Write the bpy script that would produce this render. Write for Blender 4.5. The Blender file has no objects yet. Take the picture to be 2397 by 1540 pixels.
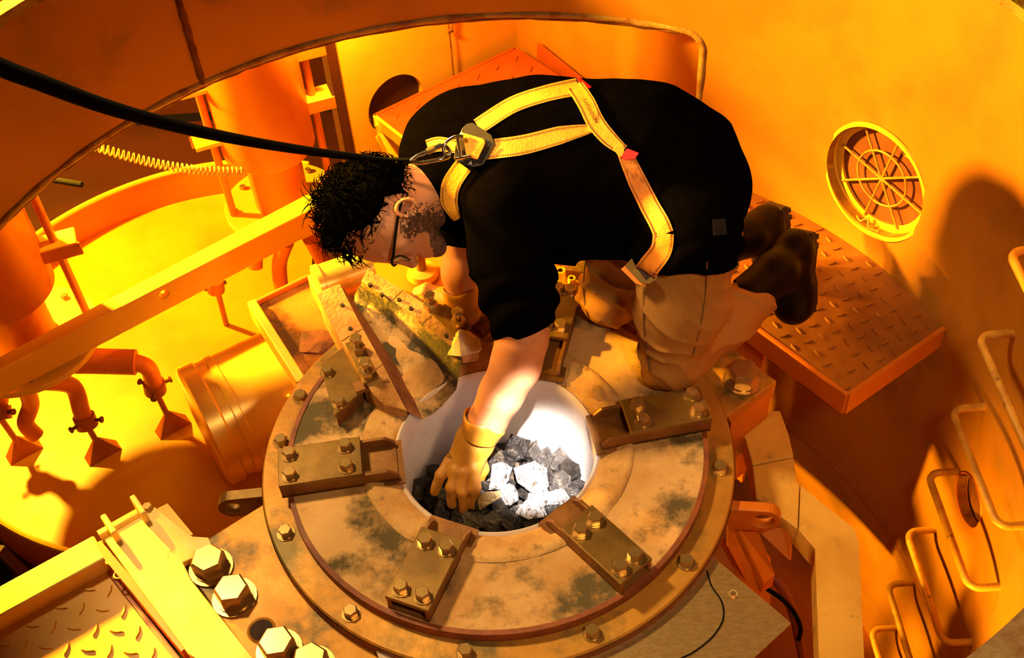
import bpy, bmesh, math, random
import numpy as np
from mathutils import Vector, Matrix, noise as mnoise
from mathutils.bvhtree import BVHTree
SC = bpy.context.scene
COL = SC.collection
random.seed(7)
rng = np.random.default_rng(7)
# ------------------------------------------------------------------ camera
FPX, TH, RO = 2720.0, math.radians(47.1), math.radians(-3.93)   # focal length in pixels of a 2397 px wide frame, pitch, roll
CX, CY = 1198.5, 770.0
CAM = Vector((0.057, -1.722, 3.285))
_f = Vector((0, math.cos(TH), -math.sin(TH))); _r = Vector((1, 0, 0)); _u = _r.cross(_f)
CR = _r * math.cos(RO) + _u * math.sin(RO)
CU = -_r * math.sin(RO) + _u * math.cos(RO)
CF = _f
cd = bpy.data.cameras.new('camera'); cam = bpy.data.objects.new('camera', cd); COL.objects.link(cam)
cd.sensor_fit = 'HORIZONTAL'; cd.sensor_width = 36.0; cd.lens = 36.0 * FPX / 2397.0
cd.clip_start = 0.05; cd.clip_end = 100
m3 = Matrix((CR, CU, -CF)).transposed()
cam.matrix_world = Matrix.Translation(CAM) @ m3.to_4x4()
SC.camera = cam
# ------------------------------------------------------------------ colour management, world
vs = SC.view_settings
vs.view_transform = 'Standard'; vs.look = 'None'; vs.gamma = 1.0; vs.use_curve_mapping = False
vs.exposure = 0.0
wd = bpy.data.worlds.new('world'); SC.world = wd; wd.use_nodes = True
bg = wd.node_tree.nodes.get('Background') or wd.node_tree.nodes.new('ShaderNodeBackground')
bg.inputs['Color'].default_value = (1.0, 0.36, 0.05, 1); bg.inputs['Strength'].default_value = 0.03
# ------------------------------------------------------------------ lamps of the place and added fill lights
def lamp(name, kind, loc, energy, color, target=None, radius=0.05, angle=None, blend=0.3):
    l = bpy.data.lights.new(name, kind); l.energy = energy; l.color = color
    l.shadow_soft_size = radius
    o = bpy.data.objects.new(name, l); COL.objects.link(o); o.location = loc
    if target is not None:
        o.rotation_euler = (Vector(target) - Vector(loc)).to_track_quat('-Z', 'Y').to_euler()
    if angle: l.spot_size = math.radians(angle); l.spot_blend = blend
    return o
AMB = (1.0, 0.47, 0.02)
lamp('amber_flood_lamp', 'POINT', (-2.15, 1.55, 1.62), 600, AMB, radius=0.06)
lamp('amber_flood_beam', 'SPOT', (-2.10, 1.30, 1.69), 2000, (1.0, 0.50, 0.02), target=(-0.25, 0.12, 0.95), radius=0.06, angle=62, blend=0.5)
lamp('panel_fill_light', 'POINT', (-0.40, 1.30, 1.66), 120, (1.0, 0.52, 0.03), radius=0.05)  # unseen source added behind the wall band to brighten the panel wall
lamp('high_flood_lamp', 'SPOT', (-1.95, 0.95, 2.36), 2300, (1.0, 0.49, 0.03), target=(0.85, 0.62, 1.22), radius=0.10, angle=32, blend=0.25)
lamp('inspection_spotlight', 'SPOT', (0.20, -0.85, 3.0), 3000, (1.0, 0.92, 0.90), target=(0.085, 0.045, 0.88), radius=0.02, angle=8.0, blend=0.45)
lamp('pit_fill_light', 'SPOT', (0.30, -1.10, 0.50), 420, AMB, target=(1.25, -0.36, 0.62), radius=0.05, angle=34, blend=0.9)  # made-up source below the frame, added to lift the lower right wall
lamp('camera_side_fill', 'SPOT', (0.75, -1.45, 3.2), 105, (1.0, 0.70, 0.38), target=(0.35, 0.0, 1.1), radius=0.15, angle=60, blend=0.8)  # neutral fill added from the camera side, no lamp stands there
lamp('ceiling_work_lamp', 'SPOT', (-1.45, 0.80, 3.7), 460, (1.0, 0.66, 0.26), target=(0.10, -0.10, 1.0), radius=0.18, angle=46, blend=0.7)

def ray(px, py):
    return CR * ((px - CX) / FPX) - CU * ((py - CY) / FPX) + CF
def P(px, py, z):
    d = ray(px, py); return CAM + d * ((z - CAM.z) / d.z)
def J(px, py, w):
    return CAM + ray(px, py) * w
def depth(p): return (Vector(p) - CAM).dot(CF)
def on_cyl(px, py, r):
    d = ray(px, py); a = d.x**2 + d.y**2; b = 2 * (CAM.x * d.x + CAM.y * d.y); c = CAM.x**2 + CAM.y**2 - r * r
    t = (-b + math.sqrt(b * b - 4 * a * c)) / (2 * a); return CAM + d * t
def on_vplane(px, py, p0, n):
    d = ray(px, py); n = Vector((n[0], n[1], 0)); t = (Vector(p0) - CAM).dot(n) / d.dot(n); return CAM + d * t

# ------------------------------------------------------------------ materials
MATS = {}
def mat(name, c1, c2=None, rough=0.5, metal=0.0, scale=6.0, bump=0.0, bscale=60.0, thr=(0.42, 0.62), c3=None, scale3=2.0, thr3=(0.55, 0.7),
        emit=None, spec=0.5, aniso=None, rvar=0.12, coat=0.0, stretch=None, sheen=0.0, sss=0.0, bdist=.006):
    if name in MATS: return MATS[name]
    m = bpy.data.materials.new(name); m.use_nodes = True; nt = m.node_tree; N = nt.nodes; L = nt.links
    b = N['Principled BSDF']
    b.inputs['Metallic'].default_value = metal
    b.inputs['Specular IOR Level'].default_value = spec
    b.inputs['Coat Weight'].default_value = coat
    if sheen: b.inputs['Sheen Weight'].default_value = sheen
    if sss:
        b.inputs['Subsurface Weight'].default_value = sss; b.inputs['Subsurface Radius'].default_value = (0.012, 0.005, 0.003); b.inputs['Subsurface Scale'].default_value = 0.4
    tc = N.new('ShaderNodeTexCoord'); src = tc.outputs['Object']
    if stretch:
        mp = N.new('ShaderNodeMapping'); mp.inputs['Scale'].default_value = stretch; L.new(src, mp.inputs['Vector']); src = mp.outputs['Vector']
    def noisef(s, det=6.0, ro=0.6):
        n = N.new('ShaderNodeTexNoise'); n.inputs['Scale'].default_value = s; n.inputs['Detail'].default_value = det; n.inputs['Roughness'].default_value = ro
        L.new(src, n.inputs['Vector']); return n.outputs['Fac']
    def ramp(f, lo, hi):
        r = N.new('ShaderNodeMapRange'); r.inputs['From Min'].default_value = lo; r.inputs['From Max'].default_value = hi; L.new(f, r.inputs['Value']); return r.outputs['Result']
    def mix(fac, a, bb):
        x = N.new('ShaderNodeMix'); x.data_type = 'RGBA'; L.new(fac, x.inputs['Factor'])
        for sock, v in ((x.inputs[6], a), (x.inputs[7], bb)):
            if isinstance(v, tuple): sock.default_value = (*v[:3], 1)
            else: L.new(v, sock)
        return x.outputs[2]
    col = c1; fac = None
    if c2:
        fac = ramp(noisef(scale), *thr); col = mix(fac, c1, c2)
    if c3:
        f3 = ramp(noisef(scale3, 8.0, 0.65), *thr3); col = mix(f3, col if not isinstance(col, tuple) else col, c3)
    if isinstance(col, tuple): b.inputs['Base Color'].default_value = (*col[:3], 1)
    else: L.new(col, b.inputs['Base Color'])
    rn = noisef(scale * 3.1)
    rr = N.new('ShaderNodeMapRange'); rr.inputs['To Min'].default_value = max(0.03, rough - rvar); rr.inputs['To Max'].default_value = min(1, rough + rvar)
    L.new(rn, rr.inputs['Value']); L.new(rr.outputs['Result'], b.inputs['Roughness'])
    if bump:
        bn = N.new('ShaderNodeBump'); bn.inputs['Strength'].default_value = bump; bn.inputs['Distance'].default_value = bdist
        L.new(noisef(bscale, 5.0), bn.inputs['Height']); L.new(bn.outputs['Normal'], b.inputs['Normal'])
    if emit:
        b.inputs['Emission Color'].default_value = (*emit[:3], 1); b.inputs['Emission Strength'].default_value = emit[3]
    MATS[name] = m; return m

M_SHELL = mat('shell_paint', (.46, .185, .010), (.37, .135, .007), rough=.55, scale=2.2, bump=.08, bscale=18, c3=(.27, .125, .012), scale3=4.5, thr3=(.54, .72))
M_EDGE = mat('torch_cut_edge', (.34, .22, .06), (.20, .07, .012), rough=.6, scale=14, bump=.5, bscale=70)
M_RUST = mat('rust', (.20, .055, .012), (.09, .022, .006), rough=.8, scale=20, bump=.5, bscale=90)
M_PIT = mat('pit_paint', (.34, .085, .004), (.27, .062, .003), rough=.55, scale=3)
M_TRAY = mat('tray_paint', (.66, .36, .010), (.58, .28, .008), rough=.42, scale=3.0, bump=.04, bscale=30)
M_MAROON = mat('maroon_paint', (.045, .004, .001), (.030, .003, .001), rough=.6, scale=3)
M_PANEL = mat('panel_paint', (.72, .38, .03), (.66, .31, .02), rough=.5, scale=2.5)
M_LID = mat('castable_refractory', (.60, .36, .135), (.48, .25, .070), rough=.85, scale=7, bump=.45, bscale=55, c3=(.10, .068, .022), scale3=5.5, thr3=(.50, .61))
M_LIDIN = mat('castable_collar', (.62, .36, .125), (.50, .26, .07), rough=.9, scale=16, bump=.8, bscale=75, c3=(.30, .17, .06), scale3=25, thr3=(.58, .68))
M_FLANGE = mat('flange_steel', (.54, .26, .03), (.42, .18, .02), rough=.5, metal=.35, scale=5, bump=.12, bscale=50, c3=(.15, .10, .025), scale3=3.6, thr3=(.49, .62))
M_FRIM = mat('flange_rust_edge', (.26, .065, .012), (.15, .035, .008), rough=.6, scale=16, bump=.3)
M_BASE = mat('base_plate_steel', (.54, .25, .025), (.42, .17, .015), rough=.5, metal=.3, scale=5, bump=.12, c3=(.11, .075, .02), scale3=4.0, thr3=(.47, .58))
M_CLAMP = mat('clamp_steel', (.26, .145, .030), (.18, .095, .020), rough=.38, metal=.55, scale=8, bump=.05, c3=(.15, .09, .03), scale3=9, thr3=(.60, .72))
M_CLAMPIN = mat('clamp_channel', (.28, .12, .025), (.18, .07, .015), rough=.45, metal=.4, scale=12, bump=.1)
M_BOLT = mat('bolt_zinc', (.58, .37, .13), (.44, .26, .08), rough=.25, metal=.75, scale=30, rvar=.08)
M_WHITE = mat('crucible_ceramic', (.80, .70, .62), (.70, .58, .50), rough=.7, scale=6, bump=.05, c3=(.45, .34, .27), scale3=24, thr3=(.66, .72))
M_ROCK = mat('ore_rock', (.014, .011, .009), (.045, .036, .028), rough=.30, scale=1.8, bump=.7, bscale=3.2, metal=.3, c3=(.16, .13, .10), scale3=2.6, thr3=(.60, .70), bdist=.06)
M_ROCK2 = mat('ore_rock_grey', (.055, .047, .040), (.11, .092, .075), rough=.36, scale=1.8, bump=.7, bscale=3.2, metal=.3, c3=(.24, .20, .16), scale3=2.4, thr3=(.58, .68), bdist=.06)
M_ROCK3 = mat('ore_rock_brown', (.085, .060, .034), (.15, .11, .065), rough=.40, scale=2.0, bump=.8, bscale=3.6, metal=.2, c3=(.03, .022, .015), scale3=2.4, thr3=(.52, .62), bdist=.06)
M_ROCKL = mat('bright_metal_rock', (.62, .60, .60), (.42, .40, .39), rough=.30, scale=2.5, bump=.9, bscale=4, metal=.3, c3=(.14, .09, .045), scale3=2.6, thr3=(.56, .62), bdist=.10)
M_ROCKG = mat('golden_rock', (.62, .45, .22), (.42, .27, .10), rough=.42, scale=3, bump=1.0, metal=.3, bscale=5, bdist=.12)
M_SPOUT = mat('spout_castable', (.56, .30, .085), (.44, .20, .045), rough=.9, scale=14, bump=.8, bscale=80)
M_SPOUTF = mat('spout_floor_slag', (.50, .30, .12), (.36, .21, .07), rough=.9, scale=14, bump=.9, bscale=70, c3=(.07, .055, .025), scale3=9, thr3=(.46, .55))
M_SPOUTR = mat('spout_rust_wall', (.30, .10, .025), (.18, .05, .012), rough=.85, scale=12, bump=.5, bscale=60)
M_STONE = mat('pale_stone', (.72, .60, .48), (.52, .36, .22), rough=.85, scale=14, bump=.9, bscale=50)
M_ALU = mat('brushed_drum', (.85, .55, .10), rough=.30, metal=.35, scale=2, rvar=.0)
M_SHEET = mat('brushed_sheet', (.56, .38, .16), (.47, .30, .11), rough=.36, metal=.75, scale=3, stretch=(14, 40, 1), bump=.05, bscale=12)
M_YEL = mat('yellow_paint', (.82, .52, .045), (.76, .44, .03), rough=.45, scale=4, bump=.05, bscale=40)
M_PALE = mat('pale_yellow_paint', (.86, .64, .20), (.78, .52, .12), rough=.5, scale=6, bump=.06, bscale=60, c3=(.55, .34, .07), scale3=22, thr3=(.62, .70))
M_ORG = mat('orange_paint', (.58, .155, .005), (.50, .12, .004), rough=.45, scale=4, bump=.04)
M_DUCT = mat('duct_paint', (.66, .37, .06), (.54, .27, .035), rough=.5, scale=5, bump=.06, c3=(.30, .18, .035), scale3=15, thr3=(.58, .70))
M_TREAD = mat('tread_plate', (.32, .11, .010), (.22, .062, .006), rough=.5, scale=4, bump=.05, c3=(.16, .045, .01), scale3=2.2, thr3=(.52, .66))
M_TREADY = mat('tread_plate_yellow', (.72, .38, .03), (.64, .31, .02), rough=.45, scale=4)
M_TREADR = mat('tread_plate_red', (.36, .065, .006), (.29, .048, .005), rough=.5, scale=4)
M_RUNG = mat('rung_steel', (.58, .30, .035), (.42, .20, .02), rough=.45, scale=18, bump=.08, c3=(.18, .08, .02), scale3=26, thr3=(.60, .68))
M_HOLE = mat('dark_hole', (.03, .012, .006), rough=.9)
M_GRILLE = mat('grille_disc', (.24, .075, .020), (.17, .045, .012), rough=.75, scale=10, bump=.2)
M_BLACK = mat('black_rubber', (.003, .0025, .002), rough=.9, spec=.1)
M_HOSE = mat('red_hose', (.16, .018, .006), rough=.45)
M_CHROME = mat('chrome', (.80, .76, .68), rough=.16, metal=1.0, rvar=.06)
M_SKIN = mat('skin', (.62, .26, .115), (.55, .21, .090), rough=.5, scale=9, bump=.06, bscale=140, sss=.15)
M_BEARD = mat('beard', (.075, .030, .014), (.22, .090, .040), rough=.8, scale=120, bump=.4, bscale=250)
M_HAIR = mat('black_hair', (.0008, .0006, .0005), (.0015, .001, .0007), rough=1.0, scale=30, spec=.015, rvar=0)
M_SHIRT = mat('black_cotton', (.0014, .0010, .0010), (.0018, .0013, .0013), rough=1.0, scale=40, bump=.15, bscale=220, spec=.0)
M_SHIRTW = mat('dark_sleeve', (.016, .010, .009), (.011, .007, .007), rough=.92, scale=30, bump=.15, bscale=220, spec=.15)
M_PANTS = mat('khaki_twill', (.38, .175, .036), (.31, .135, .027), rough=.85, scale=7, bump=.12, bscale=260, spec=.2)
M_BOOT = mat('dark_boot_leather', (.0060, .0014, .0007), (.0030, .0009, .0005), rough=.42, scale=12, bump=.15, bscale=80, spec=.14)
M_SOLE = mat('boot_sole', (.020, .004, .002), rough=.6)
M_GLOVE = mat('tan_leather', (.48, .205, .012), (.38, .150, .009), rough=.55, scale=9, bump=.30, bscale=45)
M_STRAP = mat('yellow_webbing', (.78, .36, .02), (.70, .30, .016), rough=.6, scale=50, bump=.25, bscale=180)
M_STRAPO = mat('orange_webbing', (.74, .24, .012), (.66, .19, .010), rough=.6, scale=50, bump=.25, bscale=180)
M_TAG = mat('strap_label', (.82, .42, .03), rough=.5)
M_RED = mat('red_tag', (.75, .010, .006), rough=.5)
M_INK = mat('dark_ink', (.10, .025, .008), rough=.7)
M_STITCH = mat('stitch', (.16, .045, .012), rough=.8)
M_PLATE = mat('dorsal_plate_plastic', (.040, .030, .022), rough=.45)
M_GLASS = mat('lens', (.9, .85, .85), rough=.05)
MATS['lens'].node_tree.nodes['Principled BSDF'].inputs['Transmission Weight'].default_value = 0.95
M_EYE = mat('eye_white', (.75, .65, .6), rough=.25)
M_INKW = mat('white_ink', (.85, .82, .78), rough=.6)

# ------------------------------------------------------------------ mesh building
def frame(d, up=(0, 0, 1)):
    z = Vector(d).normalized(); up = Vector(up)
    if abs(z.dot(up)) > 0.98: up = Vector((0, 1, 0)) if abs(z.y) < .9 else Vector((1, 0, 0))
    x = up.cross(z).normalized(); y = z.cross(x); return x, y, z
class B:
    def __init__(s): s.v = []; s.f = []
    def add(s, vs_, fs): n = len(s.v); s.v += [Vector(p) for p in vs_]; s.f += [[i + n for i in f] for f in fs]; return s
    def loft(s, rings, closed=True, cap=True):
        n = len(rings[0]); vs_ = [p for r in rings for p in r]; fs = []
        for i in range(len(rings) - 1):
            for j in range(n if closed else n - 1):
                k = (j + 1) % n; fs.append([i * n + j, i * n + k, (i + 1) * n + k, (i + 1) * n + j])
        if cap and closed: fs.append(list(range(n))[::-1]); fs.append([(len(rings) - 1) * n + j for j in range(n)])
        return s.add(vs_, fs)
    def cyl(s, a, b, r, r2=None, n=24, cap=True):
        a = Vector(a); b = Vector(b); x, y, z = frame(b - a); r2 = r if r2 is None else r2
        ring = lambda c, q: [c + (x * math.cos(2 * math.pi * i / n) + y * math.sin(2 * math.pi * i / n)) * q for i in range(n)]
        return s.loft([ring(a, r), ring(b, r2)], cap=cap)
    def lathe(s, c, axis, prof, n=48, cap=False, a0=0, a1=2 * math.pi, ref=None):
        c = Vector(c); x, y, z = frame(axis) if ref is None else (Vector(ref), Vector(axis).normalized().cross(Vector(ref)), Vector(axis).normalized())
        full = abs(a1 - a0 - 2 * math.pi) < 1e-6; k = n if full else n + 1
        rings = [[c + z * h + (x * math.cos(a0 + (a1 - a0) * i / n) + y * math.sin(a0 + (a1 - a0) * i / n)) * r for i in range(k)] for r, h in prof]
        return s.loft(rings, closed=full, cap=cap)
    def box(s, c, size, x=(1, 0, 0), y=(0, 1, 0), z=None, bev=0):
        c = Vector(c); x = Vector(x).normalized(); y = Vector(y).normalized(); z = Vector(z).normalized() if z else x.cross(y)
        h = [q / 2 for q in size]
        vs_ = [c + x * (i * h[0]) + y * (j * h[1]) + z * (k * h[2]) for k in (-1, 1) for j in (-1, 1) for i in (-1, 1)]
        return s.add(vs_, [[0, 2, 3, 1], [4, 5, 7, 6], [0, 1, 5, 4], [2, 6, 7, 3], [0, 4, 6, 2], [1, 3, 7, 5]])
    def beam(s, a, b, w, h, up=(0, 0, 1)):
        a = Vector(a); b = Vector(b); x, y, z = frame(b - a, up)
        return s.box((a + b) / 2, (w, h, (b - a).length), x, y, z)
    def prism(s, poly, thick, n=None, dirv=(0, 0, -1)):
        d = Vector(dirv) * thick; k = len(poly); top = [Vector(p) for p in poly]; bot = [p + d for p in top]
        fs = [list(range(k)), [k + i for i in range(k)][::-1]] + [[i, k + i, k + (i + 1) % k, (i + 1) % k] for i in range(k)]
        return s.add(top + bot, fs)
    def tube(s, pts, r, n=8, cap=True, closed=False):
        pts = [Vector(p) for p in pts]; rad = r if isinstance(r, (list, tuple)) else [r] * len(pts)
        rings = []; px = None
        for i, p in enumerate(pts):
            t = (pts[min(i + 1, len(pts) - 1)] - pts[max(i - 1, 0)])
            if closed: t = pts[(i + 1) % len(pts)] - pts[i - 1]
            t.normalize()
            if px is None: x, y, z = frame(t)
            else:
                x = (px - t * px.dot(t))
                x = x.normalized() if x.length > 1e-6 else frame(t)[0]
                y = t.cross(x)
            px = x
            rings.append([p + (x * math.cos(2 * math.pi * j / n) + y * math.sin(2 * math.pi * j / n)) * rad[i] for j in range(n)])
        if closed: rings.append(rings[0])
        return s.loft(rings, cap=cap and not closed)
    def obj(s, name, m, parent=None, smooth=False, bevel=0, seg=2, angle=40):
        me = bpy.data.meshes.new(name); o0 = Vector((0, 0, 0))
        q = parent
        while q is not None: o0 = o0 + q.location; q = q.parent
        me.from_pydata([tuple(p - o0) for p in s.v], [], s.f)
        bm = bmesh.new(); bm.from_mesh(me); bmesh.ops.remove_doubles(bm, verts=bm.verts, dist=1e-6); bmesh.ops.recalc_face_normals(bm, faces=bm.faces)
        bm.to_mesh(me); bm.free()
        o = bpy.data.objects.new(name, me); COL.objects.link(o); me.materials.append(m)
        if parent is not None: o.parent = parent
        if bevel:
            bv = o.modifiers.new('bevel', 'BEVEL'); bv.width = bevel; bv.segments = seg; bv.limit_method = 'ANGLE'; bv.angle_limit = math.radians(30)
        if smooth:
            me.shade_smooth()
            me.set_sharp_from_angle(angle=math.radians(angle))
        return o
def thing(name, loc, label, cat, group=None):
    o = bpy.data.objects.new(name, None); o.empty_display_size = .05; COL.objects.link(o); o.location = Vector(loc)
    return tag(o, label, cat, group)
def tag(o, label, cat, group=None, kind=None):
    if label: o['label'] = label
    if cat: o['category'] = cat
    if group: o['group'] = group
    if kind: o['kind'] = kind
    return o
def inst(name, me, parent, wloc, rot=None, scale=None):
    o = bpy.data.objects.new(name, me); COL.objects.link(o); o0 = Vector((0, 0, 0)); q = parent
    while q is not None: o0 = o0 + q.location; q = q.parent
    if parent is not None: o.parent = parent
    o.location = Vector(wloc) - o0
    if rot is not None: o.rotation_euler = rot if not isinstance(rot, Matrix) else rot.to_euler()
    if scale is not None: o.scale = scale if hasattr(scale, '__len__') else (scale,) * 3
    return o
def structure(o, label=None):
    o['kind'] = 'structure'
    if label: o['label'] = label
    return o
def mesh_only(b, name, m, smooth=False, angle=40):
    o = b.obj(name, m, smooth=smooth, angle=angle); me = o.data; bpy.data.objects.remove(o); return me
def arc(c, r, a0, a1, n, z=None):
    return [Vector((c[0] + r * math.cos(math.radians(a0 + (a1 - a0) * i / n)), c[1] + r * math.sin(math.radians(a0 + (a1 - a0) * i / n)), c[2] if z is None else z)) for i in range(n + 1)]
def smooth_path(pts, n=8):
    pts = [Vector(p) for p in pts]; out = []
    for i in range(len(pts) - 1):
        p0 = pts[max(i - 1, 0)]; p1 = pts[i]; p2 = pts[i + 1]; p3 = pts[min(i + 2, len(pts) - 1)]
        for k in range(n):
            t = k / n; out.append(.5 * ((2 * p1) + (p2 - p0) * t + (2 * p0 - 5 * p1 + 4 * p2 - p3) * t * t + (3 * p1 - p0 - 3 * p2 + p3) * t ** 3))
    out.append(pts[-1]); return out
# shared hardware meshes (axis +Z, base at z=0, unit = across-corners radius 1)
def hexhead(h, r=1.0, dome=.12):
    b = B(); hx = lambda q, z: [Vector((q * math.cos(math.pi / 3 * i), q * math.sin(math.pi / 3 * i), z)) for i in range(6)]
    b.loft([hx(r, 0), hx(r, h * .85), hx(r * .86, h)], cap=True); return b
ME_HEX = mesh_only(hexhead(1.0), 'bolt_head', M_BOLT)
ME_WASH = mesh_only(B().cyl((0, 0, 0), (0, 0, .16), 1.28, n=24).cyl((0, 0, .16), (0, 0, .26), 1.05, n=20), 'washer', M_BOLT, smooth=True)
ME_STUD = mesh_only(hexhead(.6).cyl((0, 0, -2.6), (0, 0, 0), .5, n=12), 'tall_bolt', M_BOLT, smooth=True, angle=25)
def bolt(parent, p, r, up=None, washer=True, name='bolt'):
    p = Vector(p); rot = None
    if up is not None: rot = Vector((0, 0, 1)).rotation_difference(Vector(up)).to_euler()
    else: rot = (0, 0, random.uniform(0, 1))
    o = inst(name, ME_HEX, parent, p + (Vector(up) if up is not None else Vector((0, 0, 1))) * (.24 * r if washer else 0), rot, r)
    if washer:
        w = bpy.data.objects.new('washer', ME_WASH); COL.objects.link(w); w.parent = o; w.location = (0, 0, -.24)
    return o
# tread lug
def lug_mesh(m):
    b = B(); n = 8; rows = []
    L_, W_, H_ = 1.0, .26, .13
    outline = [(-1, 0), (-.6, .62), (0, 1), (.6, .62), (1, 0), (.6, -.62), (0, -1), (-.6, -.62)]
    r0 = [Vector((x * L_ / 2, y * W_ / 2, 0)) for x, y in outline]; r1 = [Vector((x * L_ * .36, y * W_ * .30, H_)) for x, y in outline]
    b.loft([r0, r1], cap=True); return mesh_only(b, 'tread_lug', m, smooth=True, angle=60)
def in_poly(x, y, poly):
    c = False; j = len(poly) - 1
    for i in range(len(poly)):
        xi, yi = poly[i]; xj, yj = poly[j]
        if (yi > y) != (yj > y) and x < (xj - xi) * (y - yi) / (yj - yi) + xi: c = not c
        j = i
    return c
def tread(parent, poly, z, m, ang, pitch, size, inset_ok=True, limit=300):
    me = lug_mesh(m); xs = [p[0] for p in poly]; ys = [p[1] for p in poly]; n = 0
    ca, sa = math.cos(ang), math.sin(ang); cx_, cy_ = sum(xs) / len(xs), sum(ys) / len(ys); K = int(1.2 / pitch)
    for i in range(-K, K + 1):
        for j in range(-K, K + 1):
            u, v = i * pitch, j * pitch
            x = cx_ + u * ca - v * sa; y = cy_ + u * sa + v * ca
            if n < limit and all(in_poly(x + dx, y + dy, poly) for dx, dy in ((size * .5, 0), (-size * .5, 0), (0, size * .5), (0, -size * .5))):
                inst('tread_lug', me, parent, (x, y, z), (0, 0, ang + math.radians(45) * 0 + (math.pi / 2 if (i + j) % 2 else 0)), size); n += 1
# ================================================================== the setting: round steel vessel, pit floor, side chamber
RS = 1.30; TK = .028; ZR = 1.845; ZO = 1.40; ZF = -.62; OA0 = 59.4; OA1 = 216.0; ZL = .15
def shell_mesh():
    b = B(); cols = []
    rc = .055; dth = math.degrees(rc / RS)
    ths = []
    t = OA1 - 360
    while t < OA0 - .01: ths.append(t); t += 2.0
    ths.append(OA0)
    full = [(th, ZF) for th in ths]
    up = []
    for i in range(0, 9): a = i / 8 * math.pi / 2; up.append((OA0 + dth * (1 - math.cos(a)), ZO - rc + rc * math.sin(a)))
    th = OA0 + dth + 1.0
    while th < OA1: up.append((th, ZO)); th += 2.0
    up.append((OA1, ZO))
    def col(th, z0, z1):
        c, s_ = math.cos(math.radians(th)), math.sin(math.radians(th))
        return [Vector((RS * c, RS * s_, z0)), Vector((RS * c, RS * s_, z1)), Vector(((RS + TK) * c, (RS + TK) * s_, z1)), Vector(((RS + TK) * c, (RS + TK) * s_, z0))]
    b.loft([col(t_, z0, ZR) for t_, z0 in full]); b2 = B(); b2.loft([col(t_, z0, ZR) for t_, z0 in up])
    return b, b2
_sb, _sb2 = shell_mesh()
wall_right = structure(_sb.obj('wall_right', M_SHELL, smooth=True), 'curved amber steel vessel wall on the right with ladder and round ports')
wall_left = structure(_sb2.obj('wall_left', M_SHELL, smooth=True), 'curved steel wall band above the wide opening')
def cut(o, b):
    c = b.obj('cutter', M_HOLE); md = o.modifiers.new('cut', 'BOOLEAN'); md.object = c; md.operation = 'DIFFERENCE'; md.solver = 'EXACT'
    dg = bpy.context.evaluated_depsgraph_get(); me = bpy.data.meshes.new_from_object(o.evaluated_get(dg)); o.modifiers.clear()
    o.data = me; bpy.data.objects.remove(c)
    return o
FAN_T = math.radians(33.2); FAN_Z = 1.16; FAN_R = .168
fd = Vector((math.cos(FAN_T), math.sin(FAN_T), 0)); fan_c = fd * RS + Vector((0, 0, FAN_Z))
cut(wall_right, B().cyl(fan_c - fd * .2, fan_c + fd * .2, FAN_R, n=64))
HT = math.radians(3.2); hd = Vector((math.cos(HT), math.sin(HT), 0)); hole_c = hd * RS + Vector((0, 0, .525))
cut(wall_right, B().cyl(hole_c - hd * .2, hole_c + hd * .2, .075, n=48))
wall_right.data.shade_smooth(); wall_right.data.set_sharp_from_angle(angle=math.radians(35))
# edge trims, rim and weld beads
edge = []
for th, z in [(OA0, z_) for z_ in np.linspace(.55, ZO - .055, 24)] + [(OA0 + math.degrees(.055 / RS) * (1 - math.cos(a)), ZO - .055 + .055 * math.sin(a)) for a in np.linspace(.1, 1.57, 8)] + [(t_, ZO) for t_ in np.arange(OA0 + 3.6, OA1, 1.5)]:
    e = .0025 * mnoise.noise(Vector((th * .35, z * 9, 0)))
    edge.append(Vector(((RS + .006 + e) * math.cos(math.radians(th)), (RS + .006 + e) * math.sin(math.radians(th)), z)))
structure(B().tube(edge, [.012 + .003 * mnoise.noise(p * 14) for p in edge], n=8).obj('trim_1', M_EDGE, smooth=True, angle=70), 'rough olive cut edge bordering the wide opening')
edge2 = [p * 1.0 + Vector((0, 0, -.016)) + Vector((p.x, p.y, 0)).normalized() * .004 for p in edge[32:]]
structure(B().tube(edge2, [.007 + .004 * mnoise.noise(p * 40) for p in edge2], n=6).obj('trim_2', M_RUST, smooth=True, angle=70), 'thin rusty weld line under the opening edge')
structure(B().lathe((0, 0, ZR), (0, 0, 1), [(RS - .008, -.012), (RS - .008, .012), (RS + TK + .01, .012), (RS + TK + .01, -.012)], n=120).obj('trim_3', M_EDGE, smooth=True), 'olive steel rim around the vessel top')
rimseg = B(); rimseg.lathe((0, 0, ZR), (0, 0, 1), [(1.205, .0), (1.205, .014), (RS, .014), (RS, .0), (1.205, 0)], n=40, a0=math.radians(-92), a1=math.radians(-28), ref=(1, 0, 0))
structure(rimseg.obj('trim_4', M_EDGE, smooth=True), 'olive rim ledge at the lower right corner')
seam_pts = [Vector(((RS - .001) * math.cos(math.radians(t_)), (RS - .001) * math.sin(math.radians(t_)), -.052)) for t_ in np.arange(-60, OA0, 2.0)]
structure(B().tube(seam_pts, .004, n=6).obj('trim_5', M_PIT, smooth=True, angle=80), 'horizontal weld seam low on the vessel wall')
p_a = on_cyl(418, 0, RS - .002); p_b = on_cyl(470, 165, RS - .002); ang_w = math.atan2(p_a.y, p_a.x)
wp = [Vector(((RS - .001) * math.cos(ang_w), (RS - .001) * math.sin(ang_w), z_)) for z_ in np.linspace(ZO, ZR, 40)]
structure(B().tube(wp, [.010 + .004 * mnoise.noise(p * 50) for p in wp], n=6).obj('trim_6', M_RUST, smooth=True, angle=80), 'vertical weld bead on the curved wall band')
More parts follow.
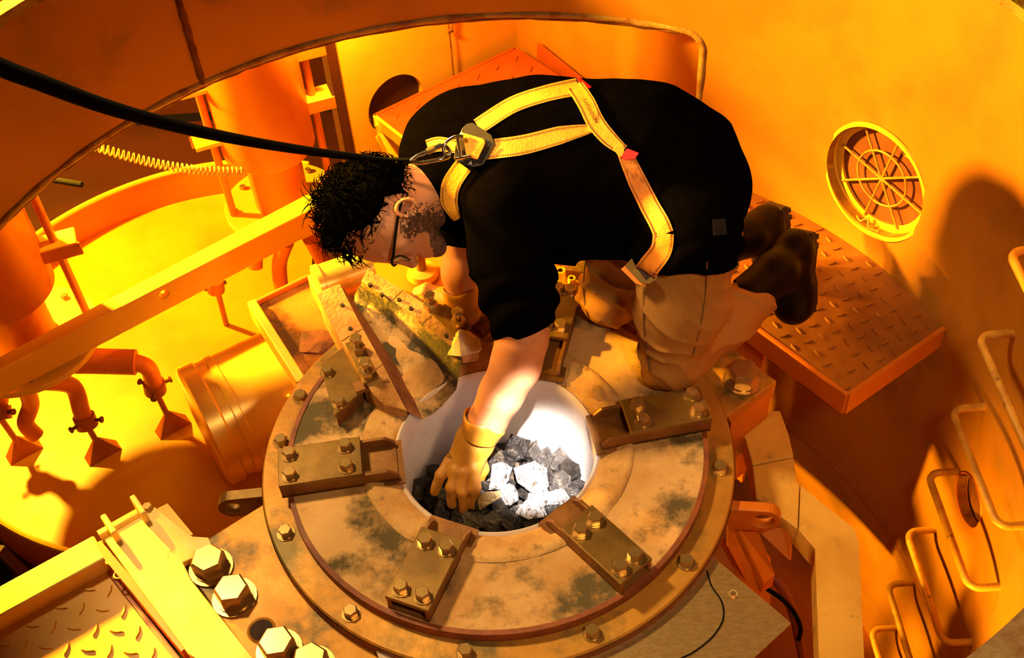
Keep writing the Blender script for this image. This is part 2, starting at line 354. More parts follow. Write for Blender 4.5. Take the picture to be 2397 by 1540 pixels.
# floors
structure(B().cyl((0, 0, ZF - .04), (0, 0, ZF), RS + TK, n=64).obj('floor', M_PIT), 'orange pit floor of the vessel')
pf = [Vector((x, y, .15)) for x, y in ((-3.2, -1.4), (-.42, -1.0), (-.30, -.35), (-.30, .35), (.05, .60), (.62, 1.13), (.9, 2.6), (-3.2, 2.6))]
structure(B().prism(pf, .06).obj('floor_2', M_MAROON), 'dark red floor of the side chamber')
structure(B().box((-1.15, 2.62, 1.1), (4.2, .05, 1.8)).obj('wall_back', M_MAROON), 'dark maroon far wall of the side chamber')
# side chamber walls meeting in a corner behind the platform
AP = Vector((.136, 1.873, .90)); DL = Vector((-.823, -.569, 0)); DR = Vector((.597, -.803, 0))
outL = Vector((DL.y, -DL.x, 0)); outL = outL if outL.dot(DR) < 0 else -outL
outR = Vector((DR.y, -DR.x, 0)); outR = outR if outR.dot(DL) < 0 else -outR
W0 = AP + outL * .05 + outR * .05
def vwall(name, a, b, z0, z1, n, t=.04):
    return B().prism([Vector((a.x, a.y, z0)), Vector((b.x, b.y, z0)), Vector((b.x, b.y, z1)), Vector((a.x, a.y, z1))], t, dirv=n)
wl_end = W0 + DL * .72
wpan = vwall('wall_panel', W0 - DL * .04, wl_end, .15, 1.75, outL).obj('wall_panel', M_PANEL)
hc = on_vplane(928, 245, W0, outL)
cut(wpan, B().cyl(hc - outL * .1, hc + outL * .2, .115, n=48))
structure(wpan, 'bright yellow panel wall with a round hole behind the worker')
wr = vwall('wall_far', W0 - DR * .04, W0 + DR * 1.05, .15, 1.75, outR).obj('wall_far', M_SHELL)
structure(wr, 'orange panel wall behind the worker')
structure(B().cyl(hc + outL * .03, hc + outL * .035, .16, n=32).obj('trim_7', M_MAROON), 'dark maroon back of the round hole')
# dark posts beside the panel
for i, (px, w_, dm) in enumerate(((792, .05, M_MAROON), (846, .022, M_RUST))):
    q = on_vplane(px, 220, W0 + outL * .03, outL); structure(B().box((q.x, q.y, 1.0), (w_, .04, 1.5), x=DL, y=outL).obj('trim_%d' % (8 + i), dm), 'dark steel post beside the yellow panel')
# ================================================================== furnace
RF = .575; RI = .505; RH = .238; ZT = 1.0; ZD = 1.026
fur = thing('furnace', (0, 0, -.6), 'round open-topped furnace with bolted steel flange and tan refractory lid', 'furnace')
B().lathe((0, 0, 0), (0, 0, 1), [(.43, -.6), (.43, .92)], n=64).obj('furnace_body', M_PIT, fur, smooth=True)
B().lathe((0, 0, 0), (0, 0, 1), [(.42, .958), (RF, .958), (RF, ZT - .004), (RF - .004, ZT), (RI + .001, ZT)], n=128).obj('flange', M_FLANGE, fur, smooth=True, angle=25)
B().lathe((0, 0, 0), (0, 0, 1), [(RF + .0015, .958), (RF + .0015, ZT - .006)], n=128).obj('flange_edge', M_FRIM, fur, smooth=True)
B().lathe((0, 0, 0), (0, 0, 1), [(RI + .006, ZT - .002), (RI + .006, ZD + .003), (RI - .006, ZD + .003), (RI - .006, ZD - .004)], n=128).obj('pan_rim', M_FRIM, fur, smooth=True, angle=25)
def lid_disc(r0, r1, z, nr, amp, seed, zf=None):
    b = B(); n = 160; rings = []
    for k in range(nr + 1):
        r = r0 + (r1 - r0) * k / nr
        rings.append([Vector((r * math.cos(2 * math.pi * i / n), r * math.sin(2 * math.pi * i / n), (z if zf is None else zf(k / nr)) + amp * mnoise.noise(Vector((r * math.cos(2 * math.pi * i / n) * 22 + seed, r * math.sin(2 * math.pi * i / n) * 22, seed))))) for i in range(n)])
    b.loft(rings, cap=False); return b
lid_disc(.33, RI - .006, ZD, 8, .0012, 3).obj('refractory_lid', M_LID, fur, smooth=True, angle=180)
def collar_z(t): return ZD - .005 + .011 * math.sin(min(1, t * 1.25) * math.pi * .5) - .008 * max(0, t - .82) / .18
col_b = lid_disc(RH + .010, .333, ZD, 12, .0022, 11, lambda t: ZD - .022 + .030 * math.sqrt(min(1, t * 1.4)) - (.006 if t > .93 else 0))
col_b.obj('refractory_collar', M_LIDIN, fur, smooth=True, angle=180)
for px, py in ((652, 1030), (665, 1245), (822, 1430), (1090, 1518), (1383, 1472), (1602, 1310), (1682, 1092), (700, 925), (765, 846)):
    q = P(px, py, ZT + .01); a = math.atan2(q.y, q.x); bolt(fur, (.540 * math.cos(a), .540 * math.sin(a), ZT), .0165, washer=True)
# base plates with large bolts
ba = Vector((.816, .578, 0)); bb = Vector((.595, -.804, 0))
def bpnt(a, b_, z): q = ba * a + bb * b_; return Vector((q.x, q.y, z))
for s_, (a0, a1, b0, b1) in enumerate(((-.744, -.28, -.262, .50), (.28, .700, -.50, .268))):
    B().prism([bpnt(a0, b0, .962), bpnt(a1, b0, .962), bpnt(a1, b1, .962), bpnt(a0, b1, .962)], .05).obj('base_plate', M_BASE, fur, bevel=.003)
for px, py in ((490, 1318), (545, 1388), (650, 1512), (728, 1552), (1740, 878)):
    bolt(fur, P(px, py, .985) * 1.0 + Vector((0, 0, .962 - .985)), .040, washer=True, name='anchor_bolt')
q = P(612, 1475, .962); B().cyl(q - Vector((0, 0, .002)), q + Vector((0, 0, .0012)), .026, n=32).obj('bolt_hole', M_HOLE, fur)
B().lathe(q + Vector((0, 0, .001)), (0, 0, 1), [(.026, 0), (.029, .002), (.032, 0)], n=32).obj('hole_rim', M_BASE, fur, smooth=True)
# lifting lugs
def lug_plate(name, root, tip, ztop, t=.022, wid=.062, hole=.026, m=M_CLAMP, label=None):
    root = Vector((root.x, root.y, ztop)); tip = Vector((tip.x, tip.y, ztop)); d = (tip - root).normalized(); s_ = Vector((-d.y, d.x, 0)); L_ = (tip - root).length
    out = []; n = 12
    c = root + d * (L_ - wid)
    outer = [root + s_ * wid] + [c + (s_ * math.cos(a) + d * math.sin(a)) * wid for a in np.linspace(0, math.pi, n)] + [root - s_ * wid]
    inner = [c + (s_ * math.cos(a) + d * math.sin(a)) * hole for a in np.linspace(0, 2 * math.pi, len(outer) + 8, endpoint=False)]
    b = B(); bm_outer = outer
    # slab with a through hole: bridge by boolean
    b.prism(outer, t)
    o = b.obj(name, m, None)
    cut(o, B().cyl(c + Vector((0, 0, .1)), c - Vector((0, 0, .1)), hole, n=32))
    o0 = fur.location; o.parent = fur; o.location = -o0
    bv = o.modifiers.new('bevel', 'BEVEL'); bv.width = .003; bv.segments = 2; bv.limit_method = 'ANGLE'
    return o
def vlug(pa, pb, px_out, px_in, z, t=.022):
    pass
# left lug stands on edge (thin plate seen from its side face), right lug likewise
def edge_lug(root_px, tip_px, zc, half, hole, m):
    r = P(*root_px, zc); t_ = P(*tip_px, zc); d = (t_ - r); d.z = 0; L_ = d.length; d.normalize(); up = Vector((0, 0, 1)); sd = d.cross(up)
    c = r + d * (L_ - half)
    outer = [r - d * .03 + up * half] + [c + (up * math.cos(a) + d * math.sin(a)) * half for a in np.linspace(0, math.pi, 14)] + [r - d * .03 - up * half]
    o = B().prism([p - sd * .014 for p in outer], .028, dirv=sd).obj('lifting_lug', m)
    cut(o, B().cyl(c - sd * .1, c + sd * .1, hole, n=32))
    o.parent = fur; o.location = -fur.location
    bv = o.modifiers.new('bevel', 'BEVEL'); bv.width = .003; bv.segments = 2; bv.limit_method = 'ANGLE'
    return o
edge_lug((612, 1172), (512, 1182), .925, .036, .022, M_CLAMP)
edge_lug((1712, 1205), (1828, 1212), .93, .042, .026, M_ORG)
# ================================================================== clamps on the lid
def ray_poly(pts, z): return [P(x, y, z) for x, y in pts]
CL = [  # outer end px, inner end px, half width, cover share, channel height, label
    ((652, 1097), (925, 1056), .054, .71, .046, 'bolted clamp channel on the lid nearest the left lifting lug'),
    ((952, 1416), (1056, 1212), .050, .80, .044, 'bolted clamp channel at the lower edge of the lid, toward the camera'),
    ((1490, 1340), (1312, 1178), .046, .78, .044, 'bolted clamp channel on the lower right of the lid, pointing at the crucible'),
    ((1652, 944), (1398, 990), .050, .74, .046, "bolted clamp channel just below the worker's knee"),
    ((1325, 668), (1272, 852), .042, .68, .046, "dim clamp channel on the far lid beneath the worker's chest"),
]
for (o_px, i_px, hw, share, h, lab) in CL:
    o_ = P(*o_px, ZD + h); i_ = P(*i_px, ZD + h); d = i_ - o_; d.z = 0; L_ = d.length; d.normalize(); s_ = Vector((-d.y, d.x, 0)); up = Vector((0, 0, 1))
    o_.z = 0; base = Vector((o_.x, o_.y, ZD))
    t = thing('clamp_bracket', base, lab, 'clamp', 'clamp brackets on the lid')
    w = .009
    at = lambda a, b_, z: base + d * a + s_ * b_ + up * z
    B().box(at(L_ / 2, 0, .005), (L_, 2 * hw, .008), d, s_).obj('channel_floor', M_CLAMPIN, t)
    for sg in (-1, 1):
        pts = [at(0, sg * (hw - w / 2), .0), at(L_, sg * (hw - w / 2), .0), at(L_, sg * (hw - w / 2), h * .45), at(L_ - .022, sg * (hw - w / 2), h - .006), at(0, sg * (hw - w / 2), h - .006)]
        B().prism([p - s_ * (w / 2) for p in pts], w, dirv=s_).obj('channel_side', M_CLAMPIN, t, bevel=.0015)
    cl_ = L_ * share
    B().box(at(cl_ / 2, 0, h), (cl_, 2 * hw + .004, .012), d, s_).obj('cover_plate', M_CLAMP, t, bevel=.0015)
    B().box(at(L_ - .01, 0, .002), (.05, 2 * hw + .02, .006), d, s_).obj('foot_shim', M_CLAMPIN, t)
    for a in (.028, cl_ - .036):
        for sg in (-1, 1): bolt(t, at(a, sg * (hw - .024), h + .006), .0165)
# clamps gripping the spout
def plate_clamp(name_label, poly, z, th, studs, bolts_, edge=None):
    c = sum((Vector(p) for p in poly), Vector()) / len(poly)
    t = thing('clamp_bracket', (c.x, c.y, ZD), name_label, 'clamp', 'clamp brackets on the lid')
    B().prism(poly, th).obj('cover_plate', M_CLAMP, t, bevel=.002)
    n = len(poly)
    ins = [c + (Vector(p) - c) * .90 for p in poly]
    B().prism([Vector((p.x, p.y, z - th)) for p in ins], z - th - ZD + .002).obj('channel', M_CLAMPIN, t)
    for px in studs:
        q = P(px[0], px[1], z + .048); b0 = Vector((q.x, q.y, z)); inst('tall_bolt', ME_STUD, t, b0 + Vector((0, 0, .042)), (0, 0, .3), .0155)
        inst('nut', ME_HEX, t, b0, (0, 0, .2), .020)
    for px in bolts_:
        q = P(px[0], px[1], z + .008); bolt(t, (q.x, q.y, z), .0155)
    return t
z1 = 1.085
tA = plate_clamp('pale clamp plate left of the spout wall', ray_poly([(748, 853), (812, 806), (852, 912), (783, 972)], z1), z1, .010, [], [(766, 868), (793, 940)])
z2 = 1.115
tB = plate_clamp('narrow clamp strip with two tall bolts on the left spout wall', ray_poly([(806, 804), (842, 786), (886, 880), (850, 898)], z2), z2, .010, [(832, 790), (853, 846)], [])
B().box(P(868, 898, 1.09), (.085, .012, .03), P(900, 885, 1.09) - P(850, 902, 1.09), (0, 0, 1)).obj('end_angle', M_CLAMPIN, tB)
tC = plate_clamp('dark clamp plate with two tall bolts on the right spout wall', ray_poly([(985, 712), (1022, 688), (1104, 762), (1070, 792)], z2), z2, .010, [(1005, 690), (1070, 728)], [])
B().prism(ray_poly([(978, 735), (986, 728), (1070, 785), (1062, 795)], 1.10), .02).obj('side_angle', M_YEL, tC)
z3 = 1.055
plate_clamp("small clamp plate with one bolt beside the worker's far glove", ray_poly([(1092, 748), (1130, 720), (1168, 742), (1128, 778)], z3), z3, .010, [], [(1126, 738)])
# ================================================================== spout
sp = thing('pouring_spout', (P(900, 800, ZD).x, P(900, 800, ZD).y, ZD), 'speckled refractory pouring spout running from the crucible up to the left', 'spout')
def sec(pts): return [P(x, y, z) for x, y, z in pts]
def ribbon(A, Bv, n, name, m, amp=.002, sc=30, sub=6, hgt=None):
    """surface between polyline A and polyline Bv (same count), displaced"""
    A = smooth_path(A, n); Bv = smooth_path(Bv, n); rows = []
    for k in range(sub + 1):
        rows.append([a.lerp(b_, k / sub) + Vector((0, 0, amp * mnoise.noise(a.lerp(b_, k / sub) * sc) - (hgt(k / sub) if hgt else 0))) for a, b_ in zip(A, Bv)])
    return B().loft(rows, closed=False, cap=False).obj(name, m, sp, smooth=True, angle=180)
Z1, Z0 = 1.125, 1.105
Lout = sec([(742, 688, 1.125), (800, 800, 1.115), (862, 905, 1.10), (900, 950, 1.06)])
Lin = sec([(795, 664, 1.125), (850, 770, 1.115), (905, 870, 1.10), (952, 962, 1.045)])
Lbot = sec([(826, 704, 1.045), (884, 790, 1.04), (942, 882, 1.03), (990, 982, 1.012)])
Rbot = sec([(830, 690, 1.045), (900, 740, 1.04), (985, 820, 1.03), (1068, 912, 1.014)])
Rin = sec([(846, 660, 1.125), (920, 705, 1.12), (1005, 768, 1.11), (1082, 838, 1.09)])
Rout = sec([(862, 630, 1.125), (945, 680, 1.12), (1040, 742, 1.11), (1118, 800, 1.09)])
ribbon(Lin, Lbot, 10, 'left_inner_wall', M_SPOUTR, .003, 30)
ribbon(Lbot, Rbot, 10, 'channel_floor', M_SPOUTF, .004, 40, 12, hgt=lambda t: .012 * math.sin(math.pi * t))
ribbon(Rbot, Rin, 10, 'right_inner_wall', M_SPOUTF, .004, 40, 8)
def wall_bricks(I, O, lab):
    I = smooth_path(I, 6); O = smooth_path(O, 6); n = len(I); k = 4
    cuts = [0, n // 3, 2 * n // 3 - 1, n - 1]
    for c0, c1 in zip(cuts[:-1], cuts[1:]):
        seg = list(range(c0, c1 + 1)); rings = []
        for j in seg:
            a, b_ = I[j].copy(), O[j].copy()
            f = .012 if j == seg[-1] and j != n - 1 else 0
            if f: d = (I[j] - I[j - 1]).normalized() * .003; a -= d; b_ -= d
            dz = .003 * mnoise.noise(a * 17)
            rings.append([a + Vector((0, 0, dz)), a.lerp(b_, .33) + Vector((0, 0, dz + .002)), a.lerp(b_, .66) + Vector((0, 0, dz + .002)), b_ + Vector((0, 0, dz)), Vector((b_.x, b_.y, ZD - .01)), Vector((a.x, a.y, a.z - .02))])
        B().loft(rings).obj('wall_brick', M_SPOUT, sp, smooth=True, angle=40)
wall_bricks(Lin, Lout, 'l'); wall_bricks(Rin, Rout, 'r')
for px, py in ((802, 716), (822, 758), (820, 790), (866, 668), (896, 692), (935, 700), (962, 722), (1046, 788), (880, 690)):
    pass
for px, py, z in ((801, 715, 1.124), (820, 770, 1.118), (866, 667, 1.127), (894, 690, 1.125), (934, 702, 1.122), (962, 722, 1.120), (1045, 786, 1.106)):
    q = P(px, py, z); B().cyl(q - Vector((0, 0, .004)), q + Vector((0, 0, .0035)), .0055, n=14).obj('pin_hole', M_HOLE, sp)
tab_ = [P(x, y, .978) for x, y in ((878, 1520), (892, 1509), (930, 1512), (985, 1530), (1040, 1556), (900, 1570))]
tab_o = B().prism(tab_, .012).obj('end_tab', M_STONE, fur, bevel=.002)
# broken pale block at the spout end
def rock_mesh(name, m, seed, size, flat=.8, sub=2, chip=.25, smooth=False):
    bm = bmesh.new(); r = random.Random(seed)
    for _ in range(15):
        v = Vector((r.gauss(0, 1), r.gauss(0, 1), r.gauss(0, 1))).normalized() * r.uniform(.82, 1.12); bm.verts.new(v)
    bmesh.ops.convex_hull(bm, input=bm.verts[:]); bmesh.ops.dissolve_limit(bm, angle_limit=.28, verts=bm.verts[:], edges=bm.edges[:])
    bmesh.ops.triangulate(bm, faces=bm.faces[:]); bmesh.ops.subdivide_edges(bm, edges=bm.edges[:], cuts=2, use_grid_fill=True)
    bmesh.ops.delete(bm, geom=[v for v in bm.verts if not v.link_faces], context='VERTS')
    for v in bm.verts:
        v.co += v.co.normalized() * (chip * .07 * mnoise.noise(v.co * 2.7 + Vector((seed, 0, 0))) + chip * .035 * mnoise.noise(v.co * 7 + Vector((0, seed, 0))))
        v.co = Vector((v.co.x * size[0], v.co.y * size[1], v.co.z * size[2]))
    bmesh.ops.recalc_face_normals(bm, faces=bm.faces[:])
    me = bpy.data.meshes.new(name); bm.to_mesh(me); bm.free(); me.materials.append(m)
    return me
inst('end_block', rock_mesh('end_block', M_STONE, 5, (.048, .055, .05), sub=3), sp, P(1085, 812, 1.085), (0, 0, .6))
inst('end_block', rock_mesh('end_block_left', M_STONE, 9, (.035, .045, .035), sub=3), sp, P(905, 920, 1.045), (0, 0, .2))
# loose broken refractory by the crucible, right side
inst('broken_edge', rock_mesh('broken_edge', M_LIDIN, 21, (.035, .05, .012), sub=3), fur, P(1405, 925, ZD), (0, 0, .3))
# ================================================================== crucible
cru = B().lathe((0, 0, 0), (0, 0, 1), [(.05, .60), (.205, .60), (.222, .66), (.2335, .80), (RH, .985), (RH + .002, 1.008), (RH + .008, 1.016), (RH + .016, 1.008), (RH + .016, .62)], n=128).obj('crucible', M_WHITE, smooth=True, angle=50)
tag(cru, 'white ceramic crucible sunk in the middle of the furnace lid', 'crucible')
# ================================================================== ore lumps (each one a thing)
heap = []
def heap_z(x, y):
    r = math.hypot(x - .03, y + .01); return .795 + .075 * max(0, 1 - (r / .2) ** 2)
spec = [ # px, py, size, material, label
    (1240, 1110, .060, 'L', 'largest bright silvery lump at the top of the ore heap'),
    (1165, 1115, .042, 'L', 'silvery lump with a flat top touching the largest lump'),
    (1243, 1196, .046, 'L', 'bright white lump near the lower crucible rim'),
    (1145, 1172, .036, 'G', "golden flaky lump beside the glove's fingertips"),
    (1190, 1160, .034, 'L', 'glittering crumbly lump in the middle of the heap'),
    (1265, 1165, .036, 'L', 'silvery wedge right below the largest lump'),
    (1300, 1168, .036, 'L', 'small silvery lump at the lower right of the heap'),
]
dark = [(1215, 1040, .040), (1200, 1062, .038), (1250, 1062, .036), (1160, 1070, .040), (1150, 1095, .034), (1290, 1085, .036), (1310, 1085, .044), (1330, 1110, .044),
        (1345, 1140, .034), (1310, 1130, .036), (1130, 1090, .030), (1280, 1130, .030), (1300, 1195, .034), (1345, 1165, .030), (1170, 1195, .034), (1200, 1215, .040), (1150, 1220, .036),
        (1110, 1218, .040), (1080, 1200, .032), (1070, 1215, .030), (1040, 1190, .034), (1015, 1165, .036), (1000, 1135, .036), (1015, 1110, .032), (1050, 1160, .032), (1060, 1120, .036),
        (1130, 1140, .034), (1120, 1170, .030), (1230, 1160, .026), (1275, 1205, .028), (1100, 1140, .030), (1220, 1195, .030), (990, 1150, .030), (1175, 1150, .028), (1270, 1090, .028), (1185, 1090, .026), (1090, 1185, .028), (1245, 1228, .030), (1320, 1150, .028)]
protos = [rock_mesh('ore_lump_%d' % i, (M_ROCK, M_ROCK2, M_ROCK3)[(0, 1, 0, 2, 1, 0)[i]], 30 + i, (1.0, .86, .78), sub=3, chip=.6) for i in range(6)]
protoL = [rock_mesh('silvery_lump_%d' % i, M_ROCKL, 60 + i, (1.0, .85, .7), sub=3, chip=.6) for i in range(3)]
protoG = [rock_mesh('golden_lump', M_ROCKG, 80, (.9, 1.0, .85), sub=3, chip=1.2)]
def put_lump(name, me, px, py, s_, lift):
    z = .80
    for _ in range(6):
        q = P(px, py, z); z = heap_z(q.x, q.y) + lift
    q = P(px, py, z); r = math.hypot(q.x, q.y)
    lim = .225 - s_ * .72
    if r > lim: q.x *= lim / r; q.y *= lim / r
    o = inst(name, me, None, q, (random.uniform(0, 6), random.uniform(0, 6), random.uniform(0, 6)) , s_); return o
for k, (px, py, s_, kd, lab) in enumerate(spec):
    o = put_lump('metal_lump', protoG[0] if kd == 'G' else protoL[k % 3], px, py, s_, .035)
    o.rotation_euler = (random.uniform(-.35, .35), random.uniform(-.35, .35), random.uniform(0, 6))
    tag(o, lab, 'ore lump', 'bright lumps on the ore heap')
def zone(o):
    x, y = o.location.x, o.location.y
    if math.hypot(x, y) < .07: return 'dark ore lump in the middle of the crucible heap'
    a = math.degrees(math.atan2(y, x)) % 360
    if a < 45 or a >= 330: return 'dark ore lump along the right side of the crucible wall'
    if a < 120: return 'dark ore lump against the far crucible wall'
    if a < 215: return 'dark ore lump beside the glove on the left of the crucible'
    if a < 275: return 'dark ore lump by the lower left crucible rim'
    return 'dark ore lump by the lower right crucible rim'
for k, (px, py, s_) in enumerate(dark):
    lo_ = put_lump('ore_lump', protos[(k * 5 + k // 6) % 6], px, py, s_ * 1.05, .004 + .016 * ((k * 7) % 5) / 4); tag(lo_, zone(lo_), 'ore lump', 'dark ore lumps in the crucible')
for k in range(46):   # lower layer that fills the gaps
    a = k * 2.399; r = .195 * math.sqrt((k + .5) / 46)
    o = inst('ore_lump', protos[k % 6], None, (r * math.cos(a), r * math.sin(a), heap_z(r * math.cos(a), r * math.sin(a)) - .035), (k, k * 1.7, k * 2.3), .046 if r < .15 else .034)
    tag(o, zone(o), 'ore lump', 'dark ore lumps in the crucible')
B().cyl((0, 0, .61), (0, 0, .74), .22, n=48).obj('ore_dust', M_ROCK).__setitem__('kind', 'stuff')
bpy.data.objects['ore_dust']['label'] = 'dark ore fines between the lumps'
# ================================================================== right side: shelf, ladder, fan port, duct, sheet, hoses
UP = Vector((0, 0, 1))
# --- tread-plate shelf on the vessel wall
ZS = .90
s_in0 = P(1985, 925, ZS); s_in1 = P(1768, 764, ZS); sdir = (s_in1 - s_in0).normalized(); s_in2 = s_in0 + sdir * .92
arc_pts = arc((0, 0, 0), RS - .002, 17.4, 58.0, 16, ZS)
poly = [s_in0] + arc_pts + [s_in2]
shf = thing('tread_plate_shelf', (1.0, .6, ZS), 'dark tread-plate shelf on the vessel wall behind the boots', 'shelf')
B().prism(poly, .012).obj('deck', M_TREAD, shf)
for a, b_, nm in ((s_in0, s_in2, 'front_lip'), (s_in0, arc_pts[0], 'side_lip')):
    B().beam(a - UP * .036, b_ - UP * .036, .014, .078).obj(nm, M_ORG, shf, bevel=.003)
tread(shf, [(p.x, p.y) for p in poly], ZS, M_TREAD, math.radians(20), .046, .030)
# support web under the shelf
nrm = Vector((-sdir.y, sdir.x, 0)); nrm = nrm if nrm.dot(s_in0) > 0 else -nrm
wa = s_in1 - sdir * .02 + nrm * .03; wb = s_in2 + nrm * .03
B().prism([wa - UP * .07, wb - UP * .07, wb - UP * .75, wa - UP * .75], .012, dirv=nrm).obj('support_web', M_ORG, shf)
# --- ladder
lad = thing('wall_ladder', (1.2, 0, -.5), 'column of amber U-shaped steel rungs welded to the right wall', 'ladder')
for z in (1.690, 1.405, 1.12, .832, .542, .243, -.065, -.36):
    y0, y1 = .160, -.210; xr = 1.203; rr = .032
    pts = [Vector((math.sqrt(RS ** 2 - y0 ** 2) + .005, y0, z))]
    for a in np.linspace(0, math.pi / 2, 6): pts.append(Vector((xr + rr - rr * math.sin(a), y0 - rr + rr * math.cos(a), z)))
    for a in np.linspace(0, math.pi / 2, 6): pts.append(Vector((xr + rr - rr * math.cos(a), y1 + rr - rr * math.sin(a), z)))
    pts.append(Vector((math.sqrt(RS ** 2 - y1 ** 2) + .005, y1, z)))
    B().tube(pts, .0105, n=12).obj('rung', M_RUNG, lad, smooth=True, angle=80)
# --- round vent with spoked guard
fx = Vector((-fd.y, fd.x, 0)); vent = thing('round_vent', fan_c, 'round vent port with a spoked wire guard on the right wall', 'vent')
B().lathe(fan_c, fd, [(FAN_R + .012, -.004), (FAN_R + .010, -.010), (FAN_R, -.010), (FAN_R, .075)], n=64).obj('collar', M_YEL, vent, smooth=True, angle=40)
GC = fan_c + fd * .030
B().cyl(GC + fd * .012, GC + fd * .016, FAN_R, n=64).obj('mesh_disc', M_GRILLE, vent)
B().lathe(GC, fd, [(FAN_R - .004, .012), (FAN_R - .018, .010), (FAN_R - .022, -.002), (FAN_R - .014, -.004), (FAN_R - .001, .0)], n=64).obj('guard_rim', M_YEL, vent, smooth=True, angle=40)
GR = FAN_R - .014
def gp(r, a, off=-.006): return GC + (fx * math.cos(a) + UP * math.sin(a)) * r + fd * off
for k in range(8): B().tube([gp(0, 0), gp(GR, k * math.pi / 4 + .18)], .0036, n=8).obj('spoke', M_RUNG, vent, smooth=True)
B().tube([gp(GR * .55, a) for a in np.linspace(0, 2 * math.pi, 40, endpoint=False)], .0034, n=8, closed=True).obj('guard_ring', M_RUNG, vent, smooth=True, angle=90)
for a0 in (2.0, -1.55):
    w_ = smooth_path([gp(GR + .012, a0 - .28, -.02), gp(GR + .006, a0 - .1, -.03), gp(GR - .012, a0, -.02), gp(GR + .004, a0 + .1, -.03), gp(GR + .010, a0 + .24, -.02)], 6)
    B().tube(w_, .0028, n=6).obj('tie_wire', M_RUNG, vent, smooth=True, angle=90)
# --- lower round port
prt = B().lathe(hole_c, hd, [(.075, .028), (.075, -.004), (.079, -.006), (.082, 0)], n=48).obj('wall_port_ring', M_ORG, smooth=True)
tag(prt, 'plain ring of the small round hole behind the ladder rungs', 'port')
structure(B().cyl(hole_c + hd * .034, hole_c + hd * .040, .12, n=24).obj('trim_10', M_GRILLE), 'brown plate behind the small round hole')
structure(B().cyl(fan_c + fd * .078, fan_c + fd * .084, .22, n=24).obj('trim_11', M_GRILLE), 'brown plate behind the vent port')
# --- bent duct cover around the furnace
ZC = .84
O_ = [(1826, 960), (1846, 1015), (1858, 1068), (1866, 1128), (2000, 1238), (2010, 1266), (2016, 1400), (2024, 1560)]
I_ = [(1722, 972), (1746, 1030), (1762, 1088), (1770, 1165), (1868, 1238), (1908, 1285), (1912, 1405), (1918, 1560)]
duc = thing('duct_cover', P(1950, 1250, ZC), 'ochre flat duct cover bending around the right side of the furnace', 'duct')
for k0, k1 in ((0, 2), (2, 4), (4, 7)):
    o_ = [P(x, y, ZC) for x, y in O_[k0:k1 + 1]]; i_ = [P(x, y, ZC) for x, y in I_[k0:k1 + 1]]
    if k0 == 2: o_ = [P(x, y, ZC) for x, y in ((1858, 1071), (1866, 1128))]; i_ = [P(x, y, ZC) for x, y in ((1762, 1091), (1770, 1165))]; o_.append(P(1872, 1134, ZC)); i_.append(P(1868, 1238, ZC))
    if k0 == 4: o_ = [P(1874, 1136, ZC)] + o_; i_ = [P(1870, 1240, ZC)] + i_
    B().prism(o_ + i_[::-1], .075).obj('cover_panel', M_DUCT, duc, bevel=.003)
# --- brushed metal sheet with a wire
zS = .972
sA = P(1640, 1278, zS); sB = P(1852, 1458, zS); e = (sB - sA); e.z = 0; eL = e.length; e.normalize(); pdir = Vector((e.y, -e.x, 0)); pdir = pdir if pdir.y < 0 else -pdir
sC = sB + pdir * .62; sD = sA + pdir * .62
tag(B().prism([sA, sB, sC, sD], .006).obj('metal_sheet', M_SHEET, bevel=.001), 'brushed bare metal sheet lying under the lower right flange', 'sheet')
wire = smooth_path([P(x, y, zS + .002) for x, y in ((1655, 1335), (1665, 1370), (1690, 1410), (1692, 1450), (1668, 1490), (1625, 1525), (1595, 1540), (1560, 1560))], 8)
tag(B().tube(wire, .0016, n=6).obj('thin_wire', M_BLACK, smooth=True), 'thin dark wire curling over the brushed metal sheet', 'wire')
scr = thing('small_screw', P(1716, 1392, zS), 'small screw head on the brushed metal sheet', 'screw'); inst('screw_head', ME_HEX, scr, P(1716, 1392, zS), None, .007)
B().cyl(P(1716, 1392, zS - .001), P(1716, 1392, zS + .001), .011, n=16).obj('screw_washer', M_BOLT, scr)
# --- angled orange brackets below the right lug
br = thing('angle_bracket', P(1780, 1320, .80), 'orange angled support bracket beside the right lifting lug', 'bracket')
B().prism([P(1722, 1228, .88), P(1772, 1232, .88), P(1815, 1345, .70), P(1788, 1366, .70)], .05).obj('bracket_arm', M_ORG, br, bevel=.003)
B().prism([P(1690, 1262, .86), P(1720, 1250, .86), P(1785, 1375, .66), P(1752, 1385, .66)], .03).obj('bracket_rib', M_ORG, br, bevel=.003)
B().prism([P(1700, 1190, .92), P(1700, 1275, .90), P(1760, 1388, .62), P(1800, 1410, .55), P(1800, 1300, .60)], .012, dirv=(.3, -.3, -.3)).obj('bracket_web', M_ORG, br)
gs = B().prism([P(1830, 1235, .80), P(1852, 1248, .80), P(1848, 1312, .74), P(1772, 1240, .80)], .012, dirv=(.5, .5, -.4)).obj('gusset_plate', M_ORG); tag(gs, 'small orange triangular gusset between lug and duct cover', 'gusset')
hose = smooth_path([P(1795, 1330, .62), P(1835, 1385, .58), P(1858, 1440, .52), P(1872, 1500, .46), P(1885, 1570, .40)], 8)
tag(B().tube(hose, .013, n=12).obj('red_hose', M_HOSE, smooth=True), 'dark red hose hanging beside the duct cover', 'hose')
cab = smooth_path([P(1795, 1378, .60), P(1830, 1402, .60), P(1858, 1432, .56), P(1874, 1470, .52), P(1868, 1500, .50)], 8)
tag(B().tube(cab, .006, n=10).obj('black_cable', M_BLACK, smooth=True), 'black cable looped over the red hose', 'cable')
